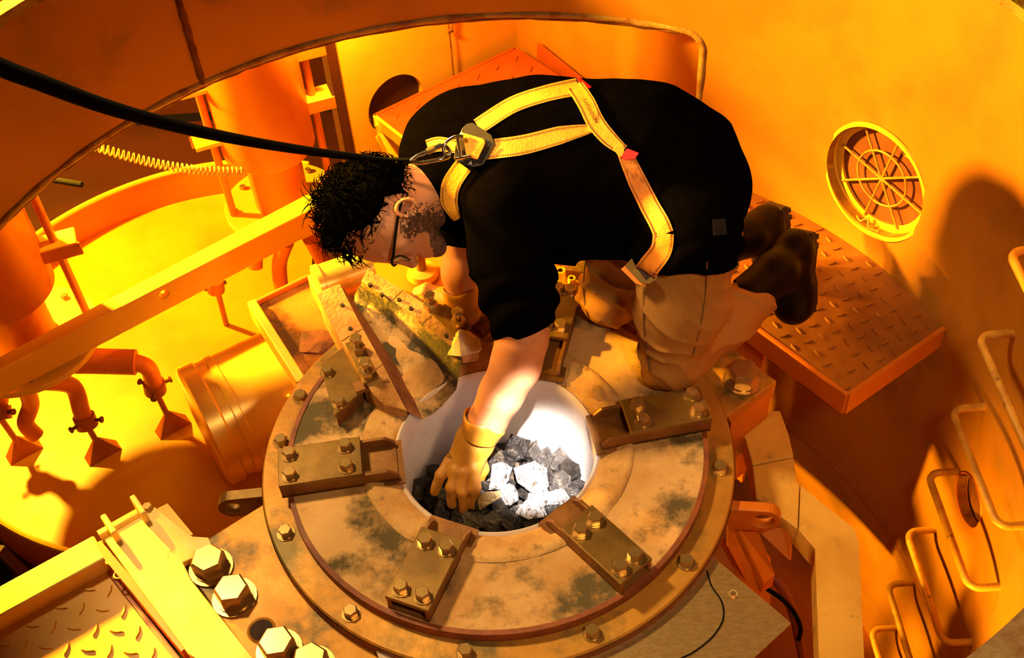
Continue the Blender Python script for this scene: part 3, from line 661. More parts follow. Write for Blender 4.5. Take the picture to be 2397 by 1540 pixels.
# side block with vertical face below the flange at the right
blk = B().prism([P(1700, 968, .955), P(1802, 892, .955), P(1802, 892, .955) + Vector((.0, -.03, 0)), P(1712, 990, .955)], .30).obj('base_support', M_ORG); blk.parent = fur; blk.location = -fur.location
# ================================================================== far platform behind the worker
plat = thing('tread_plate_platform', AP - UP * .6, 'red tread-plate platform standing in the corner behind the worker', 'platform')
pl = [AP, AP + DL * .605, AP + DL * .605 + DR * .62, AP + DR * .62]
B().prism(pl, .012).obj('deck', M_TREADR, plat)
for a, b_ in ((pl[0], pl[1]), (pl[1], pl[2]), (pl[0], pl[3])): B().beam(a - UP * .02, b_ - UP * .02, .012, .045).obj('edge_strip', M_YEL if a is pl[1] else M_TREADR, plat)
B().beam(pl[1] - UP * .6 + DR * .02 - DL * .02, pl[1] - UP * .02 + DR * .02 - DL * .02, .05, .05).obj('leg', M_YEL, plat)
B().beam(pl[1] + DR * .03 - UP * .06, pl[1] + DR * .30 - UP * .42, .035, .04).obj('diagonal_brace', M_YEL, plat)
tread(plat, [(p.x, p.y) for p in pl], .90, M_TREADR, math.atan2(DL.y, DL.x) + .78, .060, .040)
nR = outR * .03
g3 = [on_vplane(1263, 100, W0 - outR * .015, outR), on_vplane(1263, 190, W0 - outR * .015, outR), on_vplane(1400, 260, W0 - outR * .015, outR), on_vplane(1402, 212, W0 - outR * .015, outR)]  # thin dark shape put on the wall for the platform's cast shadow
tag(B().prism(g3, .012, dirv=-outR).obj('wall_shadow_plate', M_TREADR), 'dark red sloping plate standing for a shadow above the far platform', 'plate')
# red tag strap end at the back is part of the harness (below)
# hanging cord
hz = on_vplane(1058, 100, W0 - outL * .02, outL)
hc1 = [on_vplane(x, y, W0 - outL * .015, outL) for x, y in ((1048, 20), (1051, 70), (1056, 110), (1060, 160), (1065, 205))]
crd = thing('hanging_cord', hc1[-1], 'thin knotted cord hanging on the bright panel wall', 'cord')
B().tube(smooth_path(hc1, 6), .003, n=6).obj('cord_strand', M_RUST, crd, smooth=True)
B().tube(smooth_path([on_vplane(x, y, W0 - outL * .015, outL) for x, y in ((1060, 20), (1059, 60), (1055, 75))], 6), .003, n=6).obj('cord_strand', M_RUST, crd, smooth=True)
kq = on_vplane(1054, 72, W0 - outL * .018, outL); inst('knot', rock_mesh('knot', M_RUST, 3, (.012, .008, .012)), crd, kq)
# ================================================================== left side: tray, columns, beam, drums, walkway
TC = Vector((-1.0, 1.10, 0)); TR = .93; ZTR = .20
tr = thing('round_tray', (TC.x, TC.y, .30), 'shallow round yellow tray under the pipe columns', 'tray')
b = B(); tp = [p for p in arc((TC.x, TC.y, 0), TR, 72, 292, 60, ZTR)]

b.prism(tp, .045); b.obj('tray_floor', M_TRAY, tr)
B().lathe((TC.x, TC.y, 0), UP, [(TR - .006, ZTR - .04), (TR - .006, .35), (TR + .008, .35), (TR + .008, ZTR - .04)], n=80, a0=math.radians(72), a1=math.radians(285), ref=(1, 0, 0)).obj('tray_rim', M_ORG, tr, smooth=True)
B().tube(arc((TC.x, TC.y, 0), TR, 72, 285, 80, .352), .010, n=8).obj('rim_bead', M_YEL, tr, smooth=True)
# --- square beam
zb = .815; bn0, bn1, bf0, bf1 = P(-60, 896, zb), P(805, 450, zb), P(-60, 865, zb), P(805, 408, zb)
beam = B().prism([bn0, bn1, bf1, bf0], .100).obj('square_beam', M_YEL)
bd = (bn1 - bn0).normalized(); bs = Vector((-bd.y, bd.x, 0)); b0 = bn0 + bs * .026
hb = on_vplane(384, 690, b0 - bs * .026, bs)
cut(beam, B().cyl(hb - bs * .2, hb + bs * .2, .015, n=24)); bv = beam.modifiers.new('bevel', 'BEVEL'); bv.width = .006; bv.segments = 3; bv.limit_method = 'ANGLE'
tag(beam, 'long square yellow beam crossing the left side in front of the columns', 'beam')
# --- pipe columns
def column(cpx, zd, r1, r2, rd, label, zsl, rods, ztop, nozz):
    c = P(cpx[0], cpx[1], zd); c.z = 0
    t = thing('pipe_column', (c.x, c.y, ZTR), label, 'column')
    at = lambda z: Vector((c.x, c.y, z))
    B().cyl(at(zd), at(zsl + .04), r1, n=48).obj('lower_pipe', M_ORG, t, smooth=True)
    B().lathe(c, UP, [(r1, zsl), (r2 - .01, zsl), (r2, zsl + .012), (r2, ztop), (0.01, ztop)], n=56).obj('sleeve', M_ORG, t, smooth=True, angle=40)
    B().cyl(at(zd - .022), at(zd), rd, n=56).obj('flange_disc', M_YEL, t, smooth=True, bevel=.003)
    for k in range(8):
        a = k * math.pi / 4 + .3; bolt(t, at(zd) + Vector((math.cos(a), math.sin(a), 0)) * (rd * .82), .012, washer=False)
    for (ang, brz) in rods:
        dv = Vector((math.cos(math.radians(ang)), math.sin(math.radians(ang)), 0)); q = at(0) + dv * (rd * .86)
        zt = max(brz) + .04
        B().cyl(q + UP * zd, q + UP * zt, .0125, n=12).obj('tie_rod', M_ORG, t, smooth=True)
        B().lathe(q + UP * zt, UP, [(.008, .0), (.008, .02), (.016, .02), (.016, -.03), (.0125, -.03)], n=16).obj('rod_cap', M_YEL, t, smooth=True)
        for z in brz:
            sd = Vector((-dv.y, dv.x, 0))
            B().box(at(z) + dv * ((r2 + rd) / 2 + .0), (rd - r2 + .06, .075, .014), dv, sd).obj('bracket_arm', M_YEL, t, bevel=.002)
            B().box(at(z - .018) + dv * ((r2 + rd) / 2 + .0) - sd * .036, (rd - r2 + .075, .008, .045), dv, sd).obj('bracket_rib', M_ORG, t, bevel=.002)
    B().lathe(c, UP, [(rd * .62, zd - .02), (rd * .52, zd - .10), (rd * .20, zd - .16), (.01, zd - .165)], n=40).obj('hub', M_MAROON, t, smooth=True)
    for kind, pts, r in nozz:
        o = B().tube(smooth_path(pts, 6), r, n=14).obj('nozzle_pipe', M_ORG if kind != 'd' else M_PIT, t, smooth=True, angle=50)
        if kind in ('cap', 'd'):
            e_ = Vector(pts[-1]); d_ = (e_ - Vector(pts[-2])).normalized()
            B().cyl(e_ - d_ * .02, e_ + d_ * .022, r * 1.28, n=18).obj('pipe_cap', M_PIT, t, smooth=True)
            x_, y_, _ = frame(d_)
            for k in range(3):
                a = k * 2.1 + .4; u_ = x_ * math.cos(a) + y_ * math.sin(a)
                B().cyl(e_ + u_ * r * 1.2, e_ + u_ * (r * 1.2 + .022), .006, n=8).cyl(e_ + u_ * (r * 1.2 + .020), e_ + u_ * (r * 1.2 + .026), .011, n=8).obj('wing_screw', M_RUST, t)
        if kind == 'cap':
            B().cyl(e_ + d_ * .02, Vector((e_.x + .01, e_.y - .01, ZTR + .005)), .010, n=10).obj('support_leg', M_PIT, t)
            f0 = Vector((e_.x + .01, e_.y - .01, ZTR)); x0 = Vector((.8, .55, 0)); y0 = Vector((-.55, .8, 0))
            B().add([f0 + x0 * .06 - y0 * .02, f0 - x0 * .06 - y0 * .02, f0 + UP * .10 - y0 * .0, f0 + x0 * .06 + y0 * .03, f0 - x0 * .06 + y0 * .03], [[0, 1, 2], [0, 2, 3], [1, 4, 2], [3, 2, 4], [0, 3, 4, 1]]).obj('leg_foot', M_PIT, t)
    return t
c1 = P(60, 790, .70); c2 = P(662, 468, .70)
def rel(c, dx, dy, z): return Vector((c.x + dx, c.y + dy, z))
column((60, 790), .70, .096, .158, .228, 'pipe column at the left edge with flanged nozzles', .90, [(18, (1.03, 1.32))], 1.8,
       [('cap', [rel(c1, .05, -.09, .59), P(170, 905, .49), P(190, 960, .41), P(200, 985, .37)], .028),
        ('n', [rel(c1, -.02, -.10, .59), P(72, 945, .47), P(60, 990, .41), P(85, 1020, .35)], .027),
        ('n', [rel(c1, .10, .0, .58), P(215, 845, .57), P(318, 848, .55)], .042),
        ('cap', [P(305, 845, .55), P(345, 860, .51), P(360, 895, .43), P(362, 905, .41)], .028),
        ('cap', [rel(c1, -.08, -.08, .59), P(5, 900, .51), P(-2, 945, .43), P(0, 965, .41)], .028)])
column((662, 468), .70, .092, .152, .200, 'pipe column nearest the platform, beside the worker\'s head', .93, [(200, (1.02, 1.22)), (18, (1.08, 1.28))], 1.8,
       [('n', [rel(c2, .0, -.09, .59), P(655, 610, .47), P(655, 650, .39), P(660, 680, .33)], .027),
        ('n', [rel(c2, -.08, -.06, .59), P(600, 590, .51), P(598, 625, .45)], .026),
        ('cap', [rel(c2, .08, -.08, .59), P(745, 590, .49), P(770, 640, .39), P(775, 655, .35)], .028)])
# rotated valve stub under the beam
vs_ = thing('drain_stub', P(510, 745, ZTR), 'thin drain stub with wing screws below the beam', 'valve')
B().cyl(P(505, 665, .52), P(530, 760, ZTR), .010, n=10).obj('stem', M_PIT, vs_)
B().cyl(P(503, 655, .55), P(506, 680, .50), .030, n=16).obj('cap', M_PIT, vs_, smooth=True)
for px, py in ((478, 678), (530, 660), (485, 668)): B().cyl(P(506, 668, .52), P(px, py, .52), .007, n=8).obj('wing_screw', M_RUST, vs_)
# --- drums
da = P(478, 1010, .395); db = P(640, 905, .45); dd = db - da; dd.z = 0; dd.normalize(); DRr = .200
drm = thing('metal_drum', (da.x, da.y, ZTR), 'large brushed metal drum lying on its side left of the lid', 'drum')
da.z = db.z = ZTR + DRr + .015
B().cyl(da + dd * .03, da + dd * .44, DRr, n=72).obj('drum_shell', M_ALU, drm, smooth=True)
B().lathe(da, dd, [(.002, .004), (DRr - .006, 0), (DRr + .005, .004), (DRr + .006, .05), (DRr + .001, .056)], n=72).obj('end_cap', M_ALU, drm, smooth=True, angle=30)
B().lathe(da, dd, [(DRr + .001, .085), (DRr + .004, .088), (DRr + .004, .110), (DRr + .001, .113)], n=72).obj('hoop', M_ALU, drm, smooth=True, angle=30)
dsid = dd.cross(UP)
def dpt(t_, ang, r): return da + dd * t_ + (dsid * math.sin(math.radians(ang)) + UP * math.cos(math.radians(ang))) * r
for t0 in (.26,):
    for an in (48,):
        B().tube([dpt(t0, an, DRr - .01), dpt(t0, an, DRr + .05), dpt(t0 + .02, an, DRr + .06), dpt(t0 + .09, an, DRr + .06), dpt(t0 + .11, an, DRr + .05), dpt(t0 + .11, an, DRr - .01)], .006, n=8).obj('handle', M_YEL, drm, smooth=True, angle=70)
B().tube([dpt(.17, 78, DRr - .01), dpt(.17, 78, DRr + .04), dpt(.24, 78, DRr + .05), dpt(.27, 78, DRr + .04), dpt(.27, 78, DRr - .01)], .006, n=8).obj('handle', M_YEL, drm, smooth=True, angle=70)
d2a = P(752, 668, .88); d2b = P(832, 640, .88)
dr2 = thing('small_drum', d2a - UP * .5, 'small brushed metal cylinder behind the spout', 'drum')
d2d = (d2b - d2a).normalized(); B().cyl(d2a - d2d * .01, d2b + d2d * .05, .062, n=48).obj('drum_shell', M_ALU, dr2, smooth=True)
B().lathe(d2a - d2d * .01, d2d, [(.001, -.004), (.06, -.003), (.066, 0), (.066, .016), (.062, .018)], n=48).obj('end_cap', M_ALU, dr2, smooth=True, angle=30)
B().cyl(d2a - UP * .5 + d2d * .04, d2a - UP * .05 + d2d * .04, .02, n=12).obj('support_post', M_PIT, dr2)
# --- spout support table
zt_ = .985
tb = thing('spout_table', P(690, 780, .6), 'rust-stained steel tray plate beside the spout', 'plate')
tq = [P(588, 705, zt_), P(722, 640, zt_), P(850, 905, zt_), P(706, 892, zt_)]
B().prism([Vector((p.x, p.y, zt_ - .02)) for p in tq], .012).obj('deck', mat('rusty_deck', (.36, .13, .022), (.24, .075, .014), rough=.95, scale=9, bump=.3, spec=.1, c3=(.08, .035, .010), scale3=4.5, thr3=(.50, .62)), tb)
B().beam(tq[0] - UP * .03, tq[3] - UP * .03, .026, .07).obj('side_rim', M_YEL, tb, bevel=.004)
B().beam(tq[0] - UP * .03, tq[1] - UP * .03, .012, .05).obj('end_rim', M_ORG, tb, bevel=.003)
B().beam(P(733, 668, zt_) - UP * .02, P(815, 830, zt_) - UP * .02, .02, .13).obj('spout_side_plate', M_YEL, tb, bevel=.003)
inst('rust_crust', rock_mesh('rust_crust', M_RUST, 44, (.075, .06, .012), sub=3), tb, P(752, 800, zt_ - .02))
# --- swing arm with yellow cover plate, bottom left
za = .985
arm = thing('swing_arm', P(400, 1350, .6), 'pale yellow arm plate bolted beside the furnace base at the lower left', 'arm')
ap = [P(x, y, za) for x, y in ((243, 1262), (362, 1186), (450, 1255), (487, 1257), (500, 1285), (428, 1316), (447, 1356), (592, 1540), (640, 1600), (560, 1600), (440, 1530))]
B().prism(ap, .022).obj('arm_plate', M_PALE, arm, bevel=.002)
B().prism([P(x, y, za - .045) for x, y in ((368, 1190), (392, 1178), (452, 1250), (430, 1262))], .012).obj('lower_plate', M_YEL, arm)
for (x, y) in ((262, 1240), (330, 1195)):
    a_ = P(x - 14, y - 20, za + .01); b_ = P(x + 14, y + 22, za + .01)
    B().beam(a_, b_, .014, .06).obj('hinge_plate', M_PALE, arm, bevel=.004)
B().cyl(P(235, 1258, za - .01), P(352, 1192, za - .01), .018, n=16).obj('hinge_pin', M_YEL, arm, smooth=True)
inst('pin_head', ME_HEX, arm, P(346, 1190, za), None, .012)
for x, y in ((236, 1276), (258, 1312), (277, 1345)):
    q = P(x, y, za - .01)
    B().tube([q + Vector((math.cos(a), math.sin(a), 0)) * .010 for a in np.linspace(.6, 5.6, 12)], .0025, n=6).obj('spring_clip', M_YEL, arm, smooth=True)
B().beam(P(235, 1285, za - .03), P(440, 1530, za - .03), .02, .05).obj('arm_side', M_ORG, arm)
# --- walkway with tread plate, bottom left
zw = .93
wk = thing('walkway', P(180, 1450, .55), 'yellow tread-plate walkway at the bottom left corner', 'walkway')
wpoly = [P(x, y, zw) for x, y in ((-40, 1500), (240, 1330), (420, 1560), (460, 1620), (-40, 1620))]
B().prism(wpoly, .012).obj('deck', M_TREADY, wk)
tread(wk, [(p.x, p.y) for p in wpoly], zw, M_TREADY, math.radians(-8), .050, .036)
B().beam(wpoly[1] + Vector((.012, .0, -.03)), wpoly[3] + Vector((.012, 0, -.03)), .012, .06).obj('edge_angle', M_ORG, wk)
bm_a = P(-60, 1436, zw + .05); bm_b = P(232, 1276, zw + .05); bmd = (bm_b - bm_a).normalized()
rail = B().prism([bm_a + bmd.cross(UP) * .042, bm_b + bmd.cross(UP) * .042, bm_b - bmd.cross(UP) * .036, bm_a - bmd.cross(UP) * .036], .085).obj('kerb_beam', M_PALE, bevel=.005)
tag(rail, 'short pale square beam edging the walkway at the lower left', 'beam')
q = P(25, 1370, .6)
for k in range(3): pass
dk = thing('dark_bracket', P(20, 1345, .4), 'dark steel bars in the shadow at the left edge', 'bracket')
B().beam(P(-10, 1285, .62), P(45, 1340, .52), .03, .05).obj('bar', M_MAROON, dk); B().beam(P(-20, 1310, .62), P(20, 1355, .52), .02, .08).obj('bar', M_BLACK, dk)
# --- coiled hose
h0 = P(214, 340, 1.22); h1 = P(572, 402, 1.08); n = 30 * 14; hp = []
hx, hy, hzv = frame(h1 - h0)
for i in range(n + 1):
    t_ = i / n; c_ = h0.lerp(h1, t_) - UP * (.03 * math.sin(math.pi * t_)); a = t_ * 32 * 2 * math.pi; hp.append(c_ + (hx * math.cos(a) + hy * math.sin(a)) * .013)
tag(B().tube(hp, .0026, n=6).obj('coiled_hose', M_PALE, smooth=True, angle=90), 'thin coiled spring hose stretched in front of the dark maroon wall', 'hose')
# --- threaded stubs behind the far knee, wing bolt behind the face
for k, (px, py, r_) in enumerate(((1312, 632, .014), (1338, 650, .011), (1302, 604, .012))):
    q = P(px, py, 1.02); st = thing('pipe_stub', q - UP * .12, ['wider', 'narrower', 'rearmost'][k] + ' open yellow pipe stub beyond the far knee', 'pipe stub', 'pipe stubs beyond the far knee')
    B().lathe(q, UP, [(r_ * .55, -.02), (r_ * .6, 0), (r_, 0), (r_, -.035), (r_ * 1.35, -.036), (r_ * 1.35, -.05), (r_ * 1.1, -.12)], n=20).obj('stub_body', M_YEL, st, smooth=True, angle=35)
    B().cyl(q - UP * .006, q - UP * .003, r_ * .58, n=16).obj('bore', M_HOLE, st)
bx = thing('deck_block', P(1320, 655, .80), 'yellow housing carrying the pipe stubs beyond the far knee', 'housing')
B().box(P(1322, 640, .86), (.18, .16, .12), (.9, .3, 0), (-.3, .9, 0)).obj('housing_body', M_YEL, bx, bevel=.01)
wb_ = P(985, 615, .80); wbt = thing('wing_bolt', wb_ - UP * .05, "dark wing bolt on the deck just under the worker's nose", 'bolt')
B().cyl(wb_ - UP * .05, wb_ + UP * .05, .016, n=12).obj('shank', M_CLAMP, wbt, smooth=True); B().lathe(wb_, UP, [(.002, -.02), (.045, -.03), (.05, -.05)], n=20).obj('saucer', M_YEL, wbt, smooth=True)
B().beam(wb_ + UP * .045 + Vector((-.03, 0, 0)), wb_ + UP * .045 + Vector((.03, .01, .01)), .012, .014).obj('wing', M_CLAMP, wbt)
dkf = B().prism([P(845, 640, .74), P(960, 560, .74), P(1340, 560, .74), P(1400, 700, .74), P(1150, 720, .74), P(1000, 700, .74)], .03).obj('service_deck', M_ORG)
tag(dkf, 'orange service deck just beyond the lid behind the spout', 'deck')
# dark pole stub seen below the shell edge
tag(B().cyl(P(118, 420, 1.2), P(192, 432, 1.2), .009, n=10).obj('dark_rod', M_BLACK, smooth=True), 'short dark rod before the maroon wall at far left', 'rod')
# ================================================================== the worker: signed-distance modelling meshed with surface nets
V3 = lambda p: np.array(p, dtype=np.float32)
class Field:
    def __init__(s, lo, hi, h):
        s.lo = V3(lo); s.h = h; s.n = np.ceil((V3(hi) - s.lo) / h).astype(int) + 1
        s.D = np.full(s.n, .08, np.float32)
    def region(s, lo, hi):
        a = np.clip(np.floor((V3(lo) - s.lo) / s.h).astype(int), 0, s.n); b = np.clip(np.ceil((V3(hi) - s.lo) / s.h).astype(int) + 1, 0, s.n)
        sl = tuple(slice(i, j) for i, j in zip(a, b))
        ax = [s.lo[k] + s.h * np.arange(a[k], b[k], dtype=np.float32) for k in range(3)]
        return sl, np.meshgrid(*ax, indexing='ij', sparse=True)
    def put(s, sl, d, k, sub=False):
        D = s.D[sl]
        if D.size == 0: return
        if sub: s.D[sl] = np.maximum(D, -d); return
        hh = np.maximum(k - np.abs(D - d), 0) / k if k > 0 else 0
        s.D[sl] = np.minimum(D, d) - hh * hh * k * .25
    def cone(s, a, b, ra, rb, k=.03, squash=None, sub=False):
        a = V3(a); b = V3(b); R = max(ra, rb) + .08
        if squash is not None: R = R * 1.3
        sl, (X, Y, Z) = s.region(np.minimum(a, b) - R, np.maximum(a, b) + R)
        px, py, pz = X - a[0], Y - a[1], Z - a[2]
        if squash is not None:
            n, f = squash; q = (px * n[0] + py * n[1] + pz * n[2]) * (f - 1); px = px + q * n[0]; py = py + q * n[1]; pz = pz + q * n[2]
            ab0 = b - a; ab0 = ab0 + float(np.dot(ab0, V3(n))) * (f - 1) * V3(n); bb_ = ab0
        else: bb_ = b - a
        t = np.clip((px * bb_[0] + py * bb_[1] + pz * bb_[2]) / (float(bb_ @ bb_) + 1e-12), 0, 1)
        d = np.sqrt((px - t * bb_[0]) ** 2 + (py - t * bb_[1]) ** 2 + (pz - t * bb_[2]) ** 2) - (ra + (rb - ra) * t)
        s.put(sl, d.astype(np.float32), k, sub)
    def chain(s, pts, k=.03, squash=None):
        for (a, ra), (b, rb) in zip(pts[:-1], pts[1:]): s.cone(a, b, ra, rb, k, squash)
    def ell(s, c, r, ax, k=.02, sub=False):
        c = V3(c); R = max(r) + .06; sl, (X, Y, Z) = s.region(c - R, c + R); px, py, pz = X - c[0], Y - c[1], Z - c[2]
        u = [(px * a[0] + py * a[1] + pz * a[2]) / q for a, q in zip(ax, r)]
        k0 = np.sqrt(u[0] ** 2 + u[1] ** 2 + u[2] ** 2); k1 = np.sqrt((u[0] / r[0]) ** 2 + (u[1] / r[1]) ** 2 + (u[2] / r[2]) ** 2)
        s.put(sl, (k0 * (k0 - 1) / np.maximum(k1, 1e-6)).astype(np.float32), k, sub)
    def grid(s):
        ax = [s.lo[k] + s.h * np.arange(s.n[k], dtype=np.float32) for k in range(3)]; return np.meshgrid(*ax, indexing='ij', sparse=True)
    def halfspace(s, p, n):   # keep the side the normal points away from
        X, Y, Z = s.grid(); s.D = np.maximum(s.D, (X - p[0]) * n[0] + (Y - p[1]) * n[1] + (Z - p[2]) * n[2])
    def mesh(s):
        D = s.D; ins = D < 0; nx, ny, nz = (q - 1 for q in D.shape)
        cnt = np.zeros((nx, ny, nz), np.uint8)
        for i in (0, 1):
            for j in (0, 1):
                for k in (0, 1): cnt += ins[i:nx + i, j:ny + j, k:nz + k]
        act = (cnt > 0) & (cnt < 8); ci = np.argwhere(act); idx = -np.ones((nx, ny, nz), np.int64); idx[act] = np.arange(len(ci))
        acc = np.zeros((len(ci), 3), np.float32); num = np.zeros(len(ci), np.float32)
        cs = [(i, j, k) for i in (0, 1) for j in (0, 1) for k in (0, 1)]
        val = {c: D[ci[:, 0] + c[0], ci[:, 1] + c[1], ci[:, 2] + c[2]] for c in cs}
        for a in cs:
            for ax in range(3):
                if a[ax]: continue
                b = list(a); b[ax] = 1; b = tuple(b); va, vb = val[a], val[b]; m = (va < 0) != (vb < 0)
                t = np.where(m, va / np.where(m, va - vb, 1), 0); p = np.array(a, np.float32) + np.outer(t, [1 if q == ax else 0 for q in range(3)])
                acc[m] += p[m]; num[m] += 1
        V = s.lo + (ci + acc / num[:, None]) * s.h
        F = []
        for ax in range(3):
            sl0 = [slice(None)] * 3; sl1 = [slice(None)] * 3; sl0[ax] = slice(0, -1); sl1[ax] = slice(1, None)
            ch = ins[tuple(sl0)] != ins[tuple(sl1)]; e = np.argwhere(ch); o1, o2 = [q for q in range(3) if q != ax]
            e = e[(e[:, o1] > 0) & (e[:, o2] > 0) & (e[:, o1] < D.shape[o1] - 1) & (e[:, o2] < D.shape[o2] - 1)]
            if len(e) == 0: continue
            q = []
            for d1, d2 in ((1, 1), (0, 1), (0, 0), (1, 0)):
                c = e.copy(); c[:, o1] -= d1; c[:, o2] -= d2; q.append(idx[c[:, 0], c[:, 1], c[:, 2]])
            q = np.stack(q, 1); fl = ins[e[:, 0], e[:, 1], e[:, 2]]
            if ax == 1: fl = ~fl
            q[~fl] = q[~fl][:, ::-1]; F.append(q)
        return V, np.concatenate(F)
    def smooth(s, it=1):
        for _ in range(it):
            D = s.D
            for ax in range(3): D = (np.roll(D, 1, ax) + 2 * D + np.roll(D, -1, ax)) * .25
            s.D = D
def field_obj(F, name, mats, parent, smoothmesh=2, slotf=None):
    V, Q = F.mesh(); me = bpy.data.meshes.new(name); q = parent; o0 = Vector((0, 0, 0))
    while q is not None: o0 = o0 + q.location; q = q.parent
    V = V - np.array(o0, np.float32)
    me.vertices.add(len(V)); me.vertices.foreach_set('co', V.astype(np.float32).ravel())
    me.loops.add(Q.size); me.loops.foreach_set('vertex_index', Q.ravel().astype(np.int32)); me.polygons.add(len(Q))
    me.polygons.foreach_set('loop_start', np.arange(0, Q.size, 4, dtype=np.int32)); me.polygons.foreach_set('loop_total', np.full(len(Q), 4, np.int32))
    me.update(calc_edges=True); me.validate()
    bm = bmesh.new(); bm.from_mesh(me)
    for _ in range(smoothmesh): bmesh.ops.smooth_vert(bm, verts=bm.verts, factor=.5, use_axis_x=True, use_axis_y=True, use_axis_z=True)
    bmesh.ops.recalc_face_normals(bm, faces=bm.faces); bm.to_mesh(me); bm.free()
    for m in mats: me.materials.append(m)
    if slotf is not None:
        cen = np.empty(len(me.polygons) * 3, np.float32); me.polygons.foreach_get('center', cen); cen = cen.reshape(-1, 3) + np.array(o0, np.float32)
        me.polygons.foreach_set('material_index', slotf(cen).astype(np.int32))
    me.shade_smooth()
    o = bpy.data.objects.new(name, me); COL.objects.link(o); o.parent = parent; return o
cr, cu, cf = V3(CR), V3(CU), V3(CF)
S_ = lambda r, w: r * w / FPX          # pixels to metres at depth w
def jc(px, py, w, r): return (J(px, py, w), S_(r, w))
def wave(X, Y, Z, seeds, f0):
    r = np.random.default_rng(seeds); out = 0
    for k in range(5):
        d = r.normal(size=3); d /= np.linalg.norm(d); f = f0 * (1 + .6 * k); ph = r.uniform(0, 6)
        out = out + np.sin(f * (d[0] * X + d[1] * Y + d[2] * Z) + ph + 1.7 * np.sin(.45 * f * (d[1] * X - d[2] * Y + d[0] * Z) + ph * 2)) / (1 + .5 * k)
    return out / 2.6
man = thing('person', (P(1560, 900, 1.03).x, P(1560, 900, 1.03).y, 1.03), 'person in black T-shirt and khaki trousers kneeling on the lid, reaching into the crucible', 'person')
# ---- joints
shN, elN, wrN = jc(1178, 500, 2.64, 84), jc(1226, 778, 2.70, 58), jc(1138, 990, 2.86, 40)
shF, elF, wrF = jc(1060, 330, 2.92, 84), jc(1072, 545, 2.98, 46), jc(1083, 705, 3.045, 34)
hpN, knN, anN = jc(1622, 545, 2.66, 108), jc(1574, 838, 2.885, 68), jc(1822, 655, 3.06, 46)
hpF, knF, anF = jc(1545, 430, 2.88, 110), jc(1428, 690, 3.04, 68), jc(1765, 560, 3.25, 44)
TOR = [jc(1085, 368, 2.80, 150), jc(1180, 392, 2.80, 192), jc(1300, 400, 2.79, 203), jc(1410, 402, 2.78, 194), jc(1510, 400, 2.77, 192), jc(1585, 428, 2.76, 164), jc(1625, 465, 2.76, 112)]
core = [(a, r * .86) for a, r in TOR]
SQ = (cf, 1.18)
# ---- body (skin): one continuous mesh
Fb = Field((-.52, -.12, .74), (1.02, .98, 1.92), .0046)
Fb.chain(core, .05, SQ)
Fb.chain([(shN[0], shN[1] * .72), (J(1205, 650, 2.66), S_(58, 2.66)), (J(1222, 790, 2.70), S_(49, 2.7)), (J(1206, 860, 2.755), S_(46, 2.75)), (J(1172, 925, 2.81), S_(40, 2.81)), (wrN[0], S_(33, 2.86)), (J(1120, 1030, 2.88), S_(30, 2.88))], .06)
Fb.chain([(shF[0], shF[1] * .72), (elF[0], S_(44, 2.98)), (J(1080, 640, 3.02), S_(42, 3.02)), (wrF[0], S_(30, 3.045)), (J(1070, 715, 3.06), S_(26, 3.06))], .03)
for h_, k_, a_ in ((hpN, knN, anN), (hpF, knF, anF)):
    Fb.chain([(h_[0], h_[1] * .72), (k_[0], k_[1] * .70), (a_[0], a_[1] * .7)], .04)
# neck and head; head frame: crown = -CR, face = -CU, left ear toward the camera
HW = 2.715; h1 = lambda px, py, dw=0.0: J(px, py, HW + dw)
pxm = HW / FPX
tilt = math.radians(8); hu = -CR * math.cos(tilt) + CU * math.sin(tilt) * -1; hu = (-CR * math.cos(tilt) - CU * math.sin(tilt) * -1)
hu = (-CR * math.cos(tilt) + CU * math.sin(tilt) * -1.0).normalized()   # crown
hf = (-CU * math.cos(tilt) - CR * math.sin(tilt) * -1.0); hf = (hf - hu * hf.dot(hu)).normalized()  # facing
hl = -CF
AX = (V3(hu), V3(hf), V3(hl))
def hp_(px, py, l=0.0): return J(px, py, HW) + Vector(hl) * (l * pxm)
Fb.cone(J(1075, 415, 2.78), J(975, 470, 2.74), S_(84, 2.76), S_(72, 2.74), .03)
Fb.cone(J(975, 470, 2.74), hp_(915, 500), S_(72, 2.74), S_(70, 2.72), .03)
Fb.ell(hp_(878, 492), (118 * pxm, 112 * pxm, 90 * pxm), AX, .02)
Fb.ell(hp_(905, 545), (80 * pxm, 66 * pxm, 74 * pxm), AX, .03)       # face mass
Fb.cone(hp_(960, 545, 0), hp_(1012, 572, 0), 58 * pxm, 26 * pxm, .03)    # jaw
